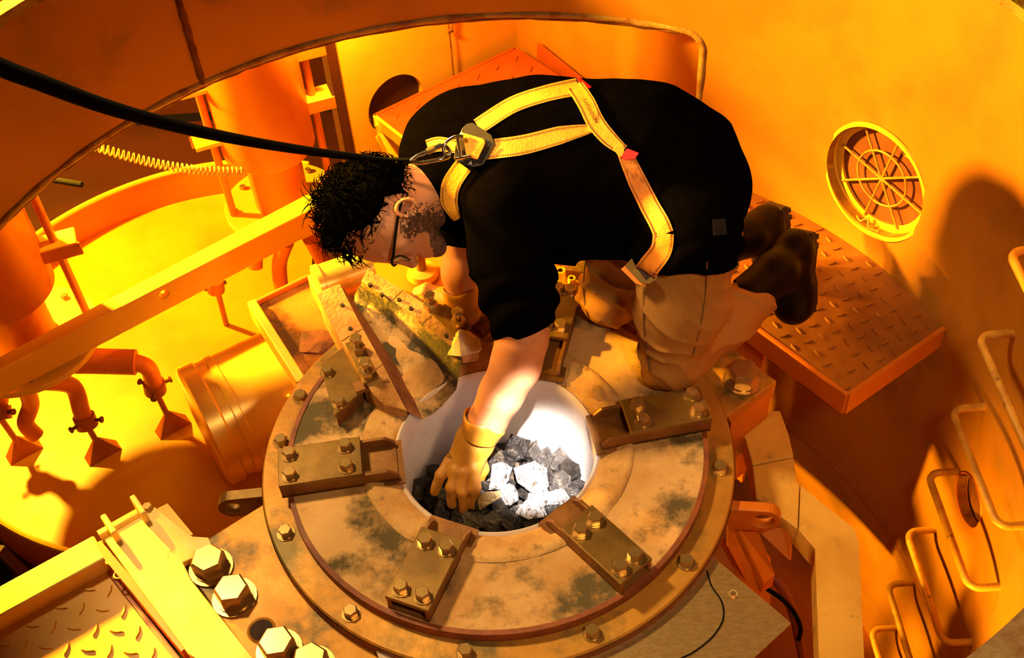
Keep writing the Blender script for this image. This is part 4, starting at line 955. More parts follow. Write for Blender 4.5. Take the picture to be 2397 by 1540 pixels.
for l in (-1, 1):
    Fb.cone(hp_(985, 520, l * 52), hp_(1020, 574, l * 14), 18 * pxm, 16 * pxm, .025)   # jaw line
    Fb.ell(hp_(948, 578, l * 40), (22 * pxm, 18 * pxm, 22 * pxm), AX, .02)             # cheekbone
    Fb.ell(hp_(906, 602, l * 30), (11 * pxm, 10 * pxm, 26 * pxm), AX, .014)            # brow
    Fb.ell(hp_(930, 606, l * 34), (13 * pxm, 13 * pxm, 17 * pxm), AX, .008, sub=True)  # eye socket
    Fb.ell(hp_(930, 597, l * 33), (11 * pxm, 9 * pxm, 14 * pxm), AX, .006)             # eyelid ball
    Fb.ell(hp_(968, 611, l * 11), (9 * pxm, 8 * pxm, 9 * pxm), AX, .008)               # nostril wing
    # ear: helix ring, lobe, concha
    ec = hp_(962, 497, l * 86)
    pr = []
    for a in np.linspace(-2.3, 2.6, 15):
        e_ = Vector(hu) * (math.cos(a) * 25 * pxm) + Vector(hf) * (-math.sin(a) * 20 * pxm) + Vector(hl) * (l * (9 - 5 * abs(a) / 2.5) * pxm)
        pr.append((ec + e_, 5.2 * pxm))
    Fb.chain(pr, .004)
    Fb.ell(ec - Vector(hu) * (22 * pxm) - Vector(hf) * (3 * pxm), (11 * pxm, 9 * pxm, 6 * pxm), AX, .006)
    Fb.ell(ec - Vector(hl) * (l * 6 * pxm), (23 * pxm, 18 * pxm, 6 * pxm), AX, .006)
    Fb.ell(ec + Vector(hl) * (l * 6 * pxm) + Vector(hf) * (3 * pxm), (12 * pxm, 9 * pxm, 8 * pxm), AX, .004, sub=True)
Fb.cone(hp_(918, 606), hp_(962, 616), 9 * pxm, 10 * pxm, .012)      # nose bridge
Fb.ell(hp_(966, 616), (11 * pxm, 10 * pxm, 11 * pxm), AX, .010)     # nose tip
Fb.ell(hp_(990, 598), (7 * pxm, 8 * pxm, 22 * pxm), AX, .010)       # upper lip
Fb.ell(hp_(1003, 595), (7 * pxm, 8 * pxm, 19 * pxm), AX, .008)      # lower lip
Fb.ell(hp_(1026, 583), (15 * pxm, 14 * pxm, 20 * pxm), AX, .015)    # chin
def beard_slot(c):
    rel_ = c - V3(hp_(962, 540)); u_ = rel_ @ AX[0] / pxm; f_ = rel_ @ AX[1] / pxm; l_ = rel_ @ AX[2] / pxm
    n_ = rng.normal(size=len(c)) * 9
    dep = (c - V3(CAM)) @ cf
    jaw = (u_ < -6 + n_ + np.clip(f_, -30, 60) * -.35) & (u_ > -95) & (f_ > -38 + n_) & (dep < HW + .12) & (f_ < 70)
    cheek = (f_ > 14) & (u_ > -44) & (np.abs(l_) < 62)
    lip = (u_ < -28) & (u_ > -46) & (f_ > 48)
    side = (np.abs(rel_ @ AX[0]) < 18 * pxm) & (f_ > -8 + n_) & (f_ < 16 + n_) & (np.abs(l_) > 55)   # sideburn
    return ((jaw & ~cheek & ~lip) | side).astype(int)
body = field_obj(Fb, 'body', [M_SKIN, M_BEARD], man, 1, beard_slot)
# ---- shirt
Fs = Field((-.40, -.05, 1.02), (1.0, 1.0, 1.95), .0068)
Fs.chain(TOR, .06, SQ)
Fs.chain([(shN[0], S_(92, 2.64)), (J(1200, 610, 2.65), S_(92, 2.65)), (J(1216, 700, 2.67), S_(78, 2.67)), (J(1224, 790, 2.70), S_(64, 2.7))], .05)
Fs.chain([(shF[0], S_(88, 2.92)), (J(1068, 450, 2.95), S_(66, 2.95)), (J(1072, 545, 2.98), S_(54, 2.98))], .05)
Fs.chain([(hpN[0], S_(119, 2.66)), (J(1600, 600, 2.68), S_(117, 2.68))], .05)  # shirt black also reaches over the trouser seat, standing for its shade
Fs.chain([(hpF[0], S_(116, 2.88)), (J(1520, 520, 2.9), S_(110, 2.9))], .05)
Fs.cone(J(1085, 420, 2.78), J(1010, 455, 2.755), S_(96, 2.78), S_(88, 2.755), .03)
X, Y, Z = Fs.grid()
Fs.D = (Fs.D + .0035 * wave(X, Y, Z, 5, 26)).astype(np.float32)
# sleeve creases
ax_s = V3((elN[0] - shN[0]).normalized()); ts = (X - shN[0].x) * ax_s[0] + (Y - shN[0].y) * ax_s[1] + (Z - shN[0].z) * ax_s[2]
Fs.D = (Fs.D + np.where((ts > .12) & (ts < .30), .006, 0) * np.sin(95 * ts + 4 * np.sin(14 * X + 9 * Z))).astype(np.float32)
# hems: sleeve ends, neck hole, lower edge
def cap_half(pt, nrm, within, rad):
    """remove everything beyond the plane, only near the point"""
    Xg, Yg, Zg = Fs.grid(); d = (Xg - pt.x) * nrm.x + (Yg - pt.y) * nrm.y + (Zg - pt.z) * nrm.z
    near = (Xg - within.x) ** 2 + (Yg - within.y) ** 2 + (Zg - within.z) ** 2 < rad * rad
    Fs.D = np.where(near, np.maximum(Fs.D, d), Fs.D).astype(np.float32)
nS = (elN[0] - shN[0]).normalized(); nS = (nS * .9 + (CR * .22)).normalized(); cap_half(J(1218, 781, 2.69), nS, J(1240, 850, 2.72), .17)
cap_half(J(1070, 575, 2.99), (wrF[0] - elF[0]).normalized(), J(1075, 640, 3.02), .12)
cap_half(J(1000, 458, 2.75), (J(960, 478, 2.74) - J(1075, 415, 2.78)).normalized(), J(955, 480, 2.73), .125)
def pix(c):
    d = c - V3(CAM); w = d @ cf; return CX + FPX * (d @ cr) / w, CY - FPX * (d @ cu) / w, w
# lower hem: a plane across the hips
nH = (J(1600, 900, 2.85) - J(1590, 560, 2.68)).normalized()
Xg, Yg, Zg = Fs.grid(); hp0 = J(1500, 612, 2.70); dH = (Xg - hp0.x) * nH.x + (Yg - hp0.y) * nH.y + (Zg - hp0.z) * nH.z + .012 * np.sin(18 * Xg) 
Fs.D = np.where(Xg > .22, np.maximum(Fs.D, dH), Fs.D).astype(np.float32)
def sleeve_slot(c):
    px, py, w = pix(c); return ((py > 690 + (px - 1200) * -.3) & (px < 1320) & (px > 1100) & (w < 2.9)).astype(int)
shirt = field_obj(Fs, 'shirt', [M_SHIRT], man, 2); shirt['label'] = 'black short-sleeved T-shirt'
# ---- trousers
Fp = Field((.10, -.05, .92), (1.0, 1.0, 1.75), .0058)
Fp.chain([(TOR[-2][0], TOR[-2][1] * .93), (TOR[-1][0], TOR[-1][1] * .95)], .05, SQ)
for h_, k_, a_, kk in ((hpN, knN, anN, 1.0), (hpF, knF, anF, .95)):
    mid = h_[0].lerp(k_[0], .55)
    Fp.chain([(h_[0], h_[1] * 1.0), (mid, S_(98 * kk, depth(mid))), (k_[0], k_[1])], .05)
    mc = k_[0].lerp(a_[0], .45)
    Fp.chain([(k_[0], k_[1] * .97), (mc, S_(60, depth(mc))), (k_[0].lerp(a_[0], .74), a_[1] * 1.16)], .04)
X, Y, Z = Fp.grid()
axn = V3((knN[0] - hpN[0]).normalized()); tn = (X - hpN[0].x) * axn[0] + (Y - hpN[0].y) * axn[1] + (Z - hpN[0].z) * axn[2]
crn = (X - hpN[0].x) * cr[0] + (Y - hpN[0].y) * cr[1] + (Z - hpN[0].z) * cr[2]
def ridge(ph, pw=2.2): return (1 - np.abs(np.sin(ph))) ** pw
wv = wave(X, Y, Z, 21, 16)
crease = ridge(52 * (tn * .85 - .50 * crn) + 2.6 * wv) * np.clip(.55 - crn * 4.0, .10, 1) * np.clip((tn + .02) / .10, 0, 1)
crease2 = ridge(60 * (tn * .45 + .80 * crn) + 2.2 * wave(X, Y, Z, 22, 18)) * np.clip(.25 + crn * 5, 0, 1) * .7
axk = V3((anN[0] - knN[0]).normalized()); tk = (X - knN[0].x) * axk[0] + (Y - knN[0].y) * axk[1] + (Z - knN[0].z) * axk[2]
crease3 = ridge(48 * (tk * .55 + .8 * Z) + 2.4 * wv) * np.clip(tk / .08, 0, 1)
Fp.D = (Fp.D - .0125 * np.maximum(crease, crease2) * (1 - np.clip(tk / .1, 0, 1)) - .0100 * crease3 + .0030 * wave(X, Y, Z, 9, 22)).astype(np.float32)
Fp.D = np.maximum(Fp.D, 1.030 - Z + 0 * X).astype(np.float32) if False else Fp.D
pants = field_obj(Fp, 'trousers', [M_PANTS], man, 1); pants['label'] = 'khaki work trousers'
# rear pocket patch and seam lines
# ---- gloves
Fg = Field(V3(J(1085, 1080, 2.9)) - .19, V3(J(1085, 1080, 2.9)) + .19, .0030)
palm0, palm1 = J(1112, 1032, 2.872), J(1084, 1092, 2.885)
Fg.cone(J(1122, 1010, 2.866), palm0, S_(42, 2.87), S_(42, 2.87), .02, (cf, 1.5))
Fg.cone(palm0, palm1, S_(44, 2.87), S_(44, 2.885), .02, (cf, 1.7))
fing = [ # knuckle, mid, tip (px, py, w), radius px
    ((1054, 1082, 2.885), (1032, 1112, 2.872), (1018, 1150, 2.90), 13.5),
    ((1066, 1102, 2.868), (1056, 1142, 2.868), (1058, 1180, 2.905), 13),
    ((1088, 1106, 2.865), (1082, 1152, 2.865), (1086, 1196, 2.905), 12.5),
    ((1111, 1098, 2.868), (1112, 1142, 2.868), (1108, 1182, 2.905), 14),
]
for k_, m_, t_, r in fing:
    Fg.chain([(palm1.lerp(J(*k_), .55), S_(r * 1.1, 2.88)), (J(*k_), S_(r * 1.08, 2.88)), (J(*m_), S_(r, 2.88)), (J(*t_), S_(r * .88, 2.9))], .007)
Fg.chain([(J(1120, 1062, 2.90), S_(17, 2.9)), (J(1126, 1098, 2.925), S_(17, 2.92)), (J(1116, 1132, 2.945), S_(15, 2.94))], .012)   # thumb, on the far side of the palm
X, Y, Z = Fg.grid(); Fg.D = (Fg.D + .0016 * wave(X, Y, Z, 3, 70)).astype(np.float32)
glove = field_obj(Fg, 'glove', [M_GLOVE], man, 1); glove['label'] = 'tan leather work glove on the hand inside the crucible'
def cuff(c, d, r0, r1, L_, name='cuff', parent=None, flat=1.0):
    x, y, z = frame(d); n = 36; rings = []
    for rr, h in ((r0 * .96, -.002), (r0 * 1.02, L_ * .3), (r1 * .97, L_ * .8), (r1, L_), (r1 * .95, L_ + .003), (r1 * .90, L_), (r0 * .94, L_ * .4)):
        rings.append([c + z * (h + .006 * math.sin(3 * a + 1) * h / L_) + (x * math.cos(a) * flat + y * math.sin(a)) * (rr * (1 + .05 * math.sin(4 * a))) for a in [2 * math.pi * i / n for i in range(n)]])
    return B().loft(rings, cap=False).obj(name, M_GLOVE, parent, smooth=True, angle=80)
cuff(J(1119, 1022, 2.868), (J(1138, 978, 2.85) - J(1119, 1022, 2.868)), S_(45, 2.86), S_(52, 2.86), .045, parent=glove)
for pa, pb in (((1062, 1060, 2.853), (1118, 1078, 2.848)), ((1085, 1000, 2.838), (1130, 1030, 2.838))):
    pass
Fh = Field(V3(J(1045, 705, 3.06)) - .16, V3(J(1045, 705, 3.06)) + .16, .0032)
Fh.cone(J(1085, 712, 3.055), J(1035, 705, 3.075), S_(40, 3.06), S_(34, 3.07), .02)
Fh.cone(J(1085, 712, 3.055), J(1095, 735, 3.05), S_(36, 3.06), S_(28, 3.05), .02)
for dy, L_ in ((-22, 62), (-8, 72), (7, 70), (20, 58)):
    k0 = J(1030, 700 + dy * .6, 3.078); k1 = J(1030 - L_ * .5, 695 + dy, 3.075); k2 = J(1030 - L_ * .85, 703 + dy, 3.09)
    Fh.chain([(k0, S_(13, 3.08)), (k1, S_(12, 3.08)), (k2, S_(11, 3.08))], .006)
Fh.chain([(J(1060, 735, 3.05), S_(14, 3.05)), (J(1035, 748, 3.06), S_(13, 3.06)), (J(1012, 744, 3.07), S_(11, 3.07))], .008)
glove2 = field_obj(Fh, 'glove', [M_GLOVE], man, 1); glove2['label'] = 'tan leather work glove resting on the clamp plate'
cuff(J(1082, 722, 3.05), (wrF[0] - J(1085, 745, 3.06)), S_(42, 3.05), S_(44, 3.05), .05, parent=glove2)
# ---- boots
def boot(an, heel, toe, sh, nm, lab):
    sh = Vector(an).lerp(Vector(sh), .30)
    lo = np.minimum(np.minimum(V3(an), V3(heel)), V3(toe)) - .12; hi = np.maximum(np.maximum(V3(an), V3(heel)), V3(toe)) + .12
    Fo = Field(lo, hi, .0050)
    an, heel, toe = Vector(an), Vector(heel), Vector(toe)
    sole_d = (toe - heel).normalized(); out = (heel.lerp(toe, .35) - an).normalized(); out = (out - sole_d * out.dot(sole_d)).normalized()
    Fo.cone(sh, an, .055, .056, .03)
    Fo.cone(an, heel - out * .03 + sole_d * .03, .050, .045, .03)
    Fo.cone(heel - out * .035 + sole_d * .03, toe - out * .035 - sole_d * .05, .046, .050, .03)
    Fo.cone(toe - out * .035 - sole_d * .08, toe - out * .035 - sole_d * .045, .052, .046, .03)
    Fo.halfspace(heel - out * .008, out)
    o = field_obj(Fo, 'boot', [M_BOOT], man, 2); o['label'] = lab
    # sole with lugs
    side = sole_d.cross(out).normalized(); L_ = (toe - heel).length; prof = [(-.01, .034), (.03, .043), (.10, .038), (L_ * .55, .046), (L_ * .8, .048), (L_ - .01, .034)]
    base = heel - out * .010
    ring = [base + sole_d * t_ + side * w_ for t_, w_ in prof] + [base + sole_d * t_ - side * w_ for t_, w_ in prof[::-1]]
    B().prism(ring, .022, dirv=out).obj('sole', M_SOLE, o, bevel=.003)
    for k in range(9):
        t_ = .005 + (L_ - .03) * k / 8; B().box(base + out * .026 + sole_d * t_, (.014, .075 if abs(k - 3) > 1 else .06, .012), sole_d, side).obj('sole_lug', M_SOLE, o)
    return o
boot(J(1815, 640, 3.05), J(1878, 548, 3.10), J(1872, 742, 3.19), knN[0], 'n', 'dark leather boot nearest the camera')
boot(J(1752, 552, 3.22), J(1815, 487, 3.24), J(1835, 640, 3.34), knF[0], 'f', 'dark leather boot farther from the camera')
# ---- hair: cap plus curly tufts
Fhr = Field(V3(hp_(880, 490)) - .20, V3(hp_(880, 490)) + .20, .0040)
Fhr.ell(hp_(872, 484), (120 * pxm, 116 * pxm, 94 * pxm), AX, .02)
X, Y, Z = Fhr.grid(); c0 = hp_(878, 492)
u_ = ((X - c0.x) * hu.x + (Y - c0.y) * hu.y + (Z - c0.z) * hu.z) / pxm; f_ = ((X - c0.x) * hf.x + (Y - c0.y) * hf.y + (Z - c0.z) * hf.z) / pxm
l_ = ((X - c0.x) * hl.x + (Y - c0.y) * hl.y + (Z - c0.z) * hl.z) / pxm
Fhr.D = (Fhr.D + .0035 * wave(X, Y, Z, 12, 95) + .002 * wave(X, Y, Z, 13, 190)).astype(np.float32)
# hairline: crown and back are covered, forehead and below the ear line are not
hairline = np.maximum(np.minimum(f_ * .80 - u_ * .62 - 38, 200), np.minimum(-u_ - 92 + 0 * f_, 200))
side_line = np.where(f_ > -18, -u_ - 30 + np.clip(f_, -18, 60) * .25, -999)
Fhr.D = np.maximum(Fhr.D, np.maximum(hairline, side_line) * pxm * .8).astype(np.float32)
hair = field_obj(Fhr, 'hair', [M_HAIR], man, 0); hair['label'] = 'short curly black hair'
tb_ = B(); rr_ = random.Random(4); hm = hair.data; nv = len(hm.vertices)
for k in range(1700):
    v = hm.vertices[rr_.randrange(nv)]; p0 = v.co + man.location + Vector((0, 0, 0)); n_ = v.normal.copy()
    rel_ = p0 - c0; fu = rel_.dot(hu) / pxm; ff = rel_.dot(hf) / pxm
    if rel_.dot(n_) < 0: continue
    front = max(0, min(1, (fu + ff * .5 - 10) / 90))
    L_ = (.010 + .022 * front) * rr_.uniform(.6, 1.3)
    t1 = Vector((rr_.gauss(0, 1), rr_.gauss(0, 1), rr_.gauss(0, 1))); t1 = (t1 - n_ * t1.dot(n_)).normalized()
    cv = .8 + 1.3 * rr_.random()
    pts = [p0 - n_ * .003, p0 + n_ * L_ * .45 + t1 * L_ * .18 * cv, p0 + n_ * L_ * .78 + t1 * L_ * .55 * cv, p0 + n_ * L_ * .80 + t1 * L_ * .95 * cv]
    r0 = .0016 * rr_.uniform(.7, 1.3)
    tb_.tube(smooth_path(pts, 2), [r0, r0, r0, r0 * .9, r0 * .8, r0 * .55, r0 * .25], n=4, cap=False)
tufts = tb_.obj('hair_tufts', M_HAIR, hair, smooth=True, angle=180); tufts['kind'] = 'stuff'
# ---- safety glasses
gl = B().tube(smooth_path([hp_(950, 478, 93), hp_(944, 500, 94), hp_(936, 545, 88), hp_(930, 590, 80), hp_(928, 605, 74)], 6), 3.6 * pxm, n=8).obj('safety_glasses', M_BLACK, man, smooth=True)
gl['label'] = 'dark framed safety glasses'
B().tube(smooth_path([hp_(944, 500, -92), hp_(936, 545, -88), hp_(928, 605, -74)], 6), 3.6 * pxm, n=8).obj('temple', M_BLACK, gl, smooth=True)
B().tube(smooth_path([hp_(926, 607, 74), hp_(921, 618, 40), hp_(921, 621, 0), hp_(921, 618, -40), hp_(926, 607, -74)], 6), 3.0 * pxm, n=8).obj('brow_bar', M_BLACK, gl, smooth=True)
for l in (1, -1):
    c_ = hp_(942, 612, l * 40); ring = [c_ + Vector(hu) * (math.cos(a) * 19 * pxm) + Vector(hl) * (math.sin(a) * 31 * pxm) - Vector(hf) * (abs(math.sin(a)) * max(0, l * math.sin(a)) * 9 * pxm) for a in np.linspace(0, 2 * math.pi, 28, endpoint=False)]
    B().tube(ring, 1.5 * pxm, n=6, closed=True).obj('lens_frame', M_BLACK, gl, smooth=True, angle=90)
    lb = B(); lb.loft([[p + Vector(hf) * (.6 * pxm) for p in ring], [p - Vector(hf) * (.6 * pxm) for p in ring]]); lb.obj('lens', M_GLASS, gl)
# ---- harness
dg = bpy.context.evaluated_depsgraph_get(); dg.update()
def bvh_of(objs):
    vs_, fs = [], []
    for o in objs:
        off = len(vs_); vs_ += [o.data.vertices[i].co + man.location for i in range(len(o.data.vertices))]; fs += [[off + i for i in p.vertices] for p in o.data.polygons]
    return BVHTree.FromPolygons(vs_, fs)
bv_ = bvh_of([shirt, pants])
def hit(px, py):
    d = ray(px, py).normalized(); loc, n, i, dist = bv_.ray_cast(CAM, d)
    if loc is None: return None, None
    return loc, (n if n.dot(d) < 0 else -n)
har = bpy.data.objects.new('harness', None); COL.objects.link(har); har.parent = man; har['label'] = 'yellow webbing safety harness'
def strap(path, widths, m=M_STRAP, off=.005, th=.0022, name='strap', stitch=True, n=6, drop=None):
    C_ = smooth_path([Vector((x, y, 0)) for x, y in path], n); W_ = np.interp(np.linspace(0, 1, len(C_)), np.linspace(0, 1, len(widths)), widths)
    A = []; prev = None; nr = []
    for i, c in enumerate(C_):
        t = C_[min(i + 1, len(C_) - 1)] - C_[max(i - 1, 0)]; t.normalize(); s_ = Vector((-t.y, t.x, 0))
        row = []; ok = True
        for k in (-1, -.5, 0, .5, 1):
            l_, n_ = hit(c.x + s_.x * W_[i] / 2 * k, c.y + s_.y * W_[i] / 2 * k)
            row.append((l_, n_))
        good = [(l_, n_) for l_, n_ in row if l_ is not None]
        if not good: continue
        nav = sum((n_ for _, n_ in good), Vector()).normalized(); nav = (nav + (CAM - good[0][0]).normalized() * .35).normalized()
        dm = sorted(depth(l_) for l_, _ in good)[len(good) // 2]
        pts = []
        for k, (l_, n_) in zip((-1, -.5, 0, .5, 1), row):
            px, py = c.x + s_.x * W_[i] / 2 * k, c.y + s_.y * W_[i] / 2 * k
            w = depth(l_) if l_ is not None else dm + .004
            pts.append([px, py, w, nav])
        A.append(pts)
    K = len(A); Wd = np.array([[p[2] for p in r] for r in A])
    for _ in range(3):
        Wp = np.pad(Wd, ((1, 1), (1, 1)), mode='edge'); Sm = (Wp[:-2, 1:-1] + Wp[2:, 1:-1] + Wp[1:-1, :-2] + Wp[1:-1, 2:] + 2 * Wd) / 6; Wd = np.minimum(Sm, Wd + .001)
    top = [[J(p[0], p[1], Wd[i, j]) + p[3] * off for j, p in enumerate(r)] for i, r in enumerate(A)]
    bot = [[q + A[i][j][3] * -th for j, q in enumerate(r)] for i, r in enumerate(top)]
    rings = [t_ + b_[::-1] for t_, b_ in zip(top, bot)]
    o = B().loft(rings).obj(name, m, har, smooth=True, angle=50)
    if stitch:
        sb = B(); cnt_ = 0
        for i in range(K - 1):
            for e0, e1 in ((0, 1), (4, 3)):
                for f in (.15, .65):
                    a = top[i][e0].lerp(top[i][e1], .30).lerp(top[i + 1][e0].lerp(top[i + 1][e1], .30), f); b_ = top[i][e0].lerp(top[i][e1], .62).lerp(top[i + 1][e0].lerp(top[i + 1][e1], .62), f)
                    sb.beam(a + A[i][0][3] * .0004, b_ + A[i][0][3] * .0004, .0014, .0008, A[i][0][3])
        so = sb.obj('stitching', M_STITCH, o); so['kind'] = 'stuff'
    return o, top
strap([(1120, 298), (1200, 248), (1280, 221), (1352, 206)], [38, 38, 38, 40], n=10)
strap([(1130, 352), (1220, 341), (1310, 318), (1385, 302)], [46, 46, 42, 18], n=10)
strap([(1385, 302), (1425, 322), (1462, 350)], [16, 18, 20], n=6, stitch=False)
o3, top3 = strap([(1345, 205), (1372, 245), (1395, 290), (1425, 325), (1455, 350)], [38, 42, 42, 38, 26], n=8, off=.008)
o4, top4 = strap([(1462, 358), (1492, 425), (1520, 478), (1545, 520), (1556, 548)], [34, 44, 46, 48, 48], m=M_STRAPO, n=8, off=.007)
strap([(1556, 546), (1550, 585), (1525, 620), (1506, 645)], [48, 50, 52, 52], m=M_STRAPO, n=8, off=.007)
strap([(1086, 388), (1058, 430), (1053, 470), (1072, 512)], [42, 44, 40, 16], n=8)
strap([(1075, 345), (1030, 338), (1003, 345)], [30, 34, 34], n=8)
# printed label panels lie on the straps
def on_strap(top, a, b, v0, v1, m, name, lift=.0008, parent=None):
    K = len(top); g = lambda u, v: top[min(int(u * (K - 1)), K - 2)][min(int(v * 4), 3)].lerp(top[min(int(u * (K - 1)), K - 2)][min(int(v * 4), 3) + 1], v * 4 - min(int(v * 4), 3)).lerp(
        top[min(int(u * (K - 1)), K - 2) + 1][min(int(v * 4), 3)].lerp(top[min(int(u * (K - 1)), K - 2) + 1][min(int(v * 4), 3) + 1], v * 4 - min(int(v * 4), 3)), u * (K - 1) - min(int(u * (K - 1)), K - 2))
    return g
def txt(body_, px, py, ang_px, size_px, m, parent, flip=False, lift=.0095):
    l_, n_ = hit(px, py)
    if l_ is None: return
    n_ = (n_ + (CAM - l_).normalized() * .6).normalized()
    w = depth(l_) - lift; p = J(px, py, w); q = J(px + 40 * math.cos(ang_px), py + 40 * math.sin(ang_px), w) - p
    x = (q - n_ * q.dot(n_)).normalized(); y = n_.cross(x)
    cu_ = bpy.data.curves.new('lettering', 'FONT'); cu_.body = body_; cu_.size = size_px * w / FPX; cu_.align_x = 'CENTER'; cu_.align_y = 'CENTER'; cu_.extrude = .0003
    o = bpy.data.objects.new('lettering_tmp', cu_); COL.objects.link(o); dg_ = bpy.context.evaluated_depsgraph_get(); me = bpy.data.meshes.new_from_object(o.evaluated_get(dg_)); bpy.data.objects.remove(o)
    me.materials.clear(); me.materials.append(m); o = bpy.data.objects.new('lettering', me); COL.objects.link(o); o.parent = parent
    par = Vector((0, 0, 0)); qq = parent
    while qq is not None: par = par + qq.location; qq = qq.parent
    o.matrix_local = Matrix.Translation(p - par) @ Matrix((x, y, n_)).transposed().to_4x4()
    return o
bv_main = bv_; bv_ = bvh_of([glove]); txt('OX', 1052, 1068, math.radians(28), 13, M_INK, glove, lift=.0015); bv_ = bv_main
txt('HEIGHTSAFE', 1382, 258, math.radians(-114), 12, M_INK, o3, lift=.014)
for k, (px, py) in enumerate(((1470, 400), (1489, 408))): txt('safety harness' if False else 'IIIIIIIIIII', px, py, math.radians(-115), 4.5, M_INK, o4, lift=.013)
# red tag
def flat_on(poly, name, m, parent, off, th=.002, at_=None):
    cx_ = sum(p[0] for p in poly) / len(poly); cy_ = sum(p[1] for p in poly) / len(poly); l_, n_ = hit(*(at_ or (cx_, cy_))); n_ = (n_ + (CAM - l_).normalized() * .5).normalized()
    p0 = l_ + n_ * off; out = []
    for px, py in poly:
        d = ray(px, py); out.append(CAM + d * ((p0 - CAM).dot(n_) / d.dot(n_)))
    return B().prism(out, th, dirv=-n_).obj(name, m, parent, bevel=.0006), n_, p0
flat_on([(1452, 368), (1468, 347), (1496, 358), (1486, 372), (1462, 374)], 'red_tag', M_RED, har, .014)
flat_on([(1435, 348), (1445, 338), (1462, 345), (1460, 362), (1450, 368)], 'strap_fold', M_STRAP, har, .011)
flat_on([(1350, 178), (1362, 185), (1385, 203), (1372, 212), (1356, 205)], 'red_tag', M_RED, har, .012) if hit(1366, 215)[0] is not None and hit(1365, 197)[0] is not None else None
# dorsal plate
dp, ndp, pdp = flat_on([(1082, 300), (1093, 290), (1106, 287), (1150, 316), (1157, 336), (1142, 368), (1130, 386), (1108, 391), (1078, 383), (1062, 372), (1066, 340)], 'dorsal_plate', M_PLATE, har, .014, .004)
flat_on([(1082, 310), (1130, 324), (1136, 330), (1114, 372), (1092, 368)], 'web_pad', M_STRAP, dp, .019, .003)
flat_on([(1100, 362), (1132, 330), (1136, 335), (1118, 373), (1108, 372)], 'web_pad', M_STRAPO, dp, .021, .002)
def on_dp(px, py, off=.0):
    d = ray(px, py); return CAM + d * ((pdp + ndp * off - CAM).dot(ndp) / d.dot(ndp))
for px, py in ((1078, 312), (1100, 381)):
    s_ = 5; tri = [on_dp(px - s_, py + s_ * .8, .001), on_dp(px + s_, py + s_ * .8, .001), on_dp(px + s_ * .6, py - s_, .001)]
    B().prism(tri, .0006, dirv=-ndp).obj('printed_mark', M_INKW, dp)
B().tube(smooth_path([on_dp(1085, 320, .012), on_dp(1066, 319, .014), on_dp(1045, 332, .016), on_dp(1038, 350, .018), on_dp(1043, 364, .016)], 6), .0042, n=10).obj('d_ring', M_CHROME, dp, smooth=True)
B().tube([on_dp(1070, 320, .014), on_dp(1079, 369, .012)], .0045, n=10).obj('d_ring_bar', M_CHROME, dp, smooth=True)
B().tube([on_dp(1067, 371, .012), on_dp(1101, 365, .010)], .0045, n=10).obj('d_ring_foot', M_CHROME, dp, smooth=True)
# leg strap stub and buckle
flat_on([(1453, 630), (1470, 616), (1524, 652), (1508, 668), (1488, 664)], 'strap', M_STRAPO, har, .011, .002, at_=(1535, 650))
bk, nbk, pbk = flat_on([(1462, 622), (1478, 606), (1492, 606), (1540, 640), (1534, 656), (1520, 664), (1500, 662)], 'buckle', M_BOLT, har, .016, .004, at_=(1535, 650))
flat_on([(1484, 620), (1490, 617), (1522, 645), (1512, 656)], 'buckle_slot', M_HOLE, bk, .0175, .002, at_=(1535, 650))
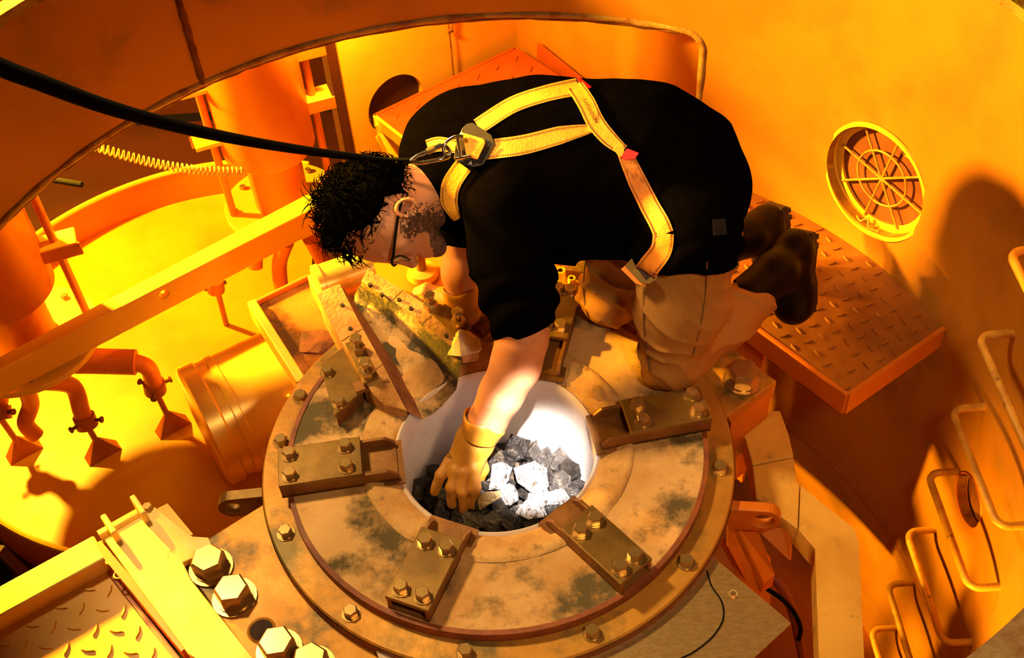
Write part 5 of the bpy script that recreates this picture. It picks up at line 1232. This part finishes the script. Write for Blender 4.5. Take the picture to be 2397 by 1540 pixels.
# trouser seams, pocket edge and side stitching
def seam(path, r, m, name):
    pts = []
    for c in smooth_path([Vector((x, y, 0)) for x, y in path], 6):
        l_, n_ = hit(c.x, c.y)
        if l_ is not None: pts.append(l_ + n_ * (r * .4))
    if len(pts) > 3:
        for _ in range(2): pts = [pts[0]] + [(pts[i - 1] + pts[i] * 2 + pts[i + 1]) / 4 for i in range(1, len(pts) - 1)] + [pts[-1]]
        return B().tube(pts, r, n=6).obj(name, m, pants, smooth=True, angle=90)
M_SEAM = mat('trouser_seam', (.16, .07, .016), rough=.9)
seam([(1655, 612), (1652, 680), (1640, 760), (1622, 830)], .0016, M_SEAM, 'side_seam')
seam([(1508, 672), (1507, 740), (1512, 810), (1522, 870)], .0020, M_SEAM, 'front_seam')
seam([(1372, 610), (1366, 660), (1370, 715), (1382, 752)], .0020, M_SEAM, 'front_seam')
# pocket patch (stitched square) on the seat, kept dark for its shade
pk_, _, _ = flat_on([(1668, 514), (1698, 512), (1702, 548), (1670, 552)], 'pocket_label', M_SHIRTW, pants, .004, .001)
# ---- carabiner and lanyard (things of their own)
kz = depth(on_dp(1040, 350, .016))
cb = thing('carabiner', J(1000, 370, kz), "steel screw-gate carabiner clipped at the back of the worker's collar", 'carabiner')
path = [(1040, 340), (1052, 352), (1050, 366), (1030, 373), (1000, 379), (975, 381), (964, 376), (972, 368), (990, 358), (1020, 346)]
B().tube(smooth_path([J(x, y, kz - .002 + (.006 if i in (0, 1, 2) else 0)) for i, (x, y) in enumerate(path + [path[0]])], 6), .0050, n=10).obj('hook_body', M_CHROME, cb, smooth=True, angle=90)
B().cyl(J(984, 362, kz - .004), J(1034, 340, kz - .004), .0058, n=14).obj('gate', M_CHROME, cb, smooth=True)
B().cyl(J(1000, 355, kz - .004), J(1018, 347, kz - .004), .0078, n=18).obj('gate_sleeve', M_BOLT, cb, smooth=True)
lp = smooth_path([J(-900, -420, 1.75), J(-420, -75, 1.87), J(-60, 128, 2.05), J(100, 195, 2.14), J(250, 250, 2.24), J(400, 292, 2.34), J(550, 325, 2.44), J(700, 350, 2.54), J(830, 367, 2.61), J(900, 373, 2.63), J(968, 374, kz)], 10)
rads = np.interp(np.linspace(0, 1, len(lp)), [0, .20, .30, .56, .80, .89, 1], [.0185, .0178, .0165, .0125, .0085, .0045, .0040])
tag(B().tube(lp, list(rads), n=12).obj('safety_lanyard', M_BLACK, smooth=True, angle=90), "thick black lanyard running from the upper left to the worker's back", 'rope')
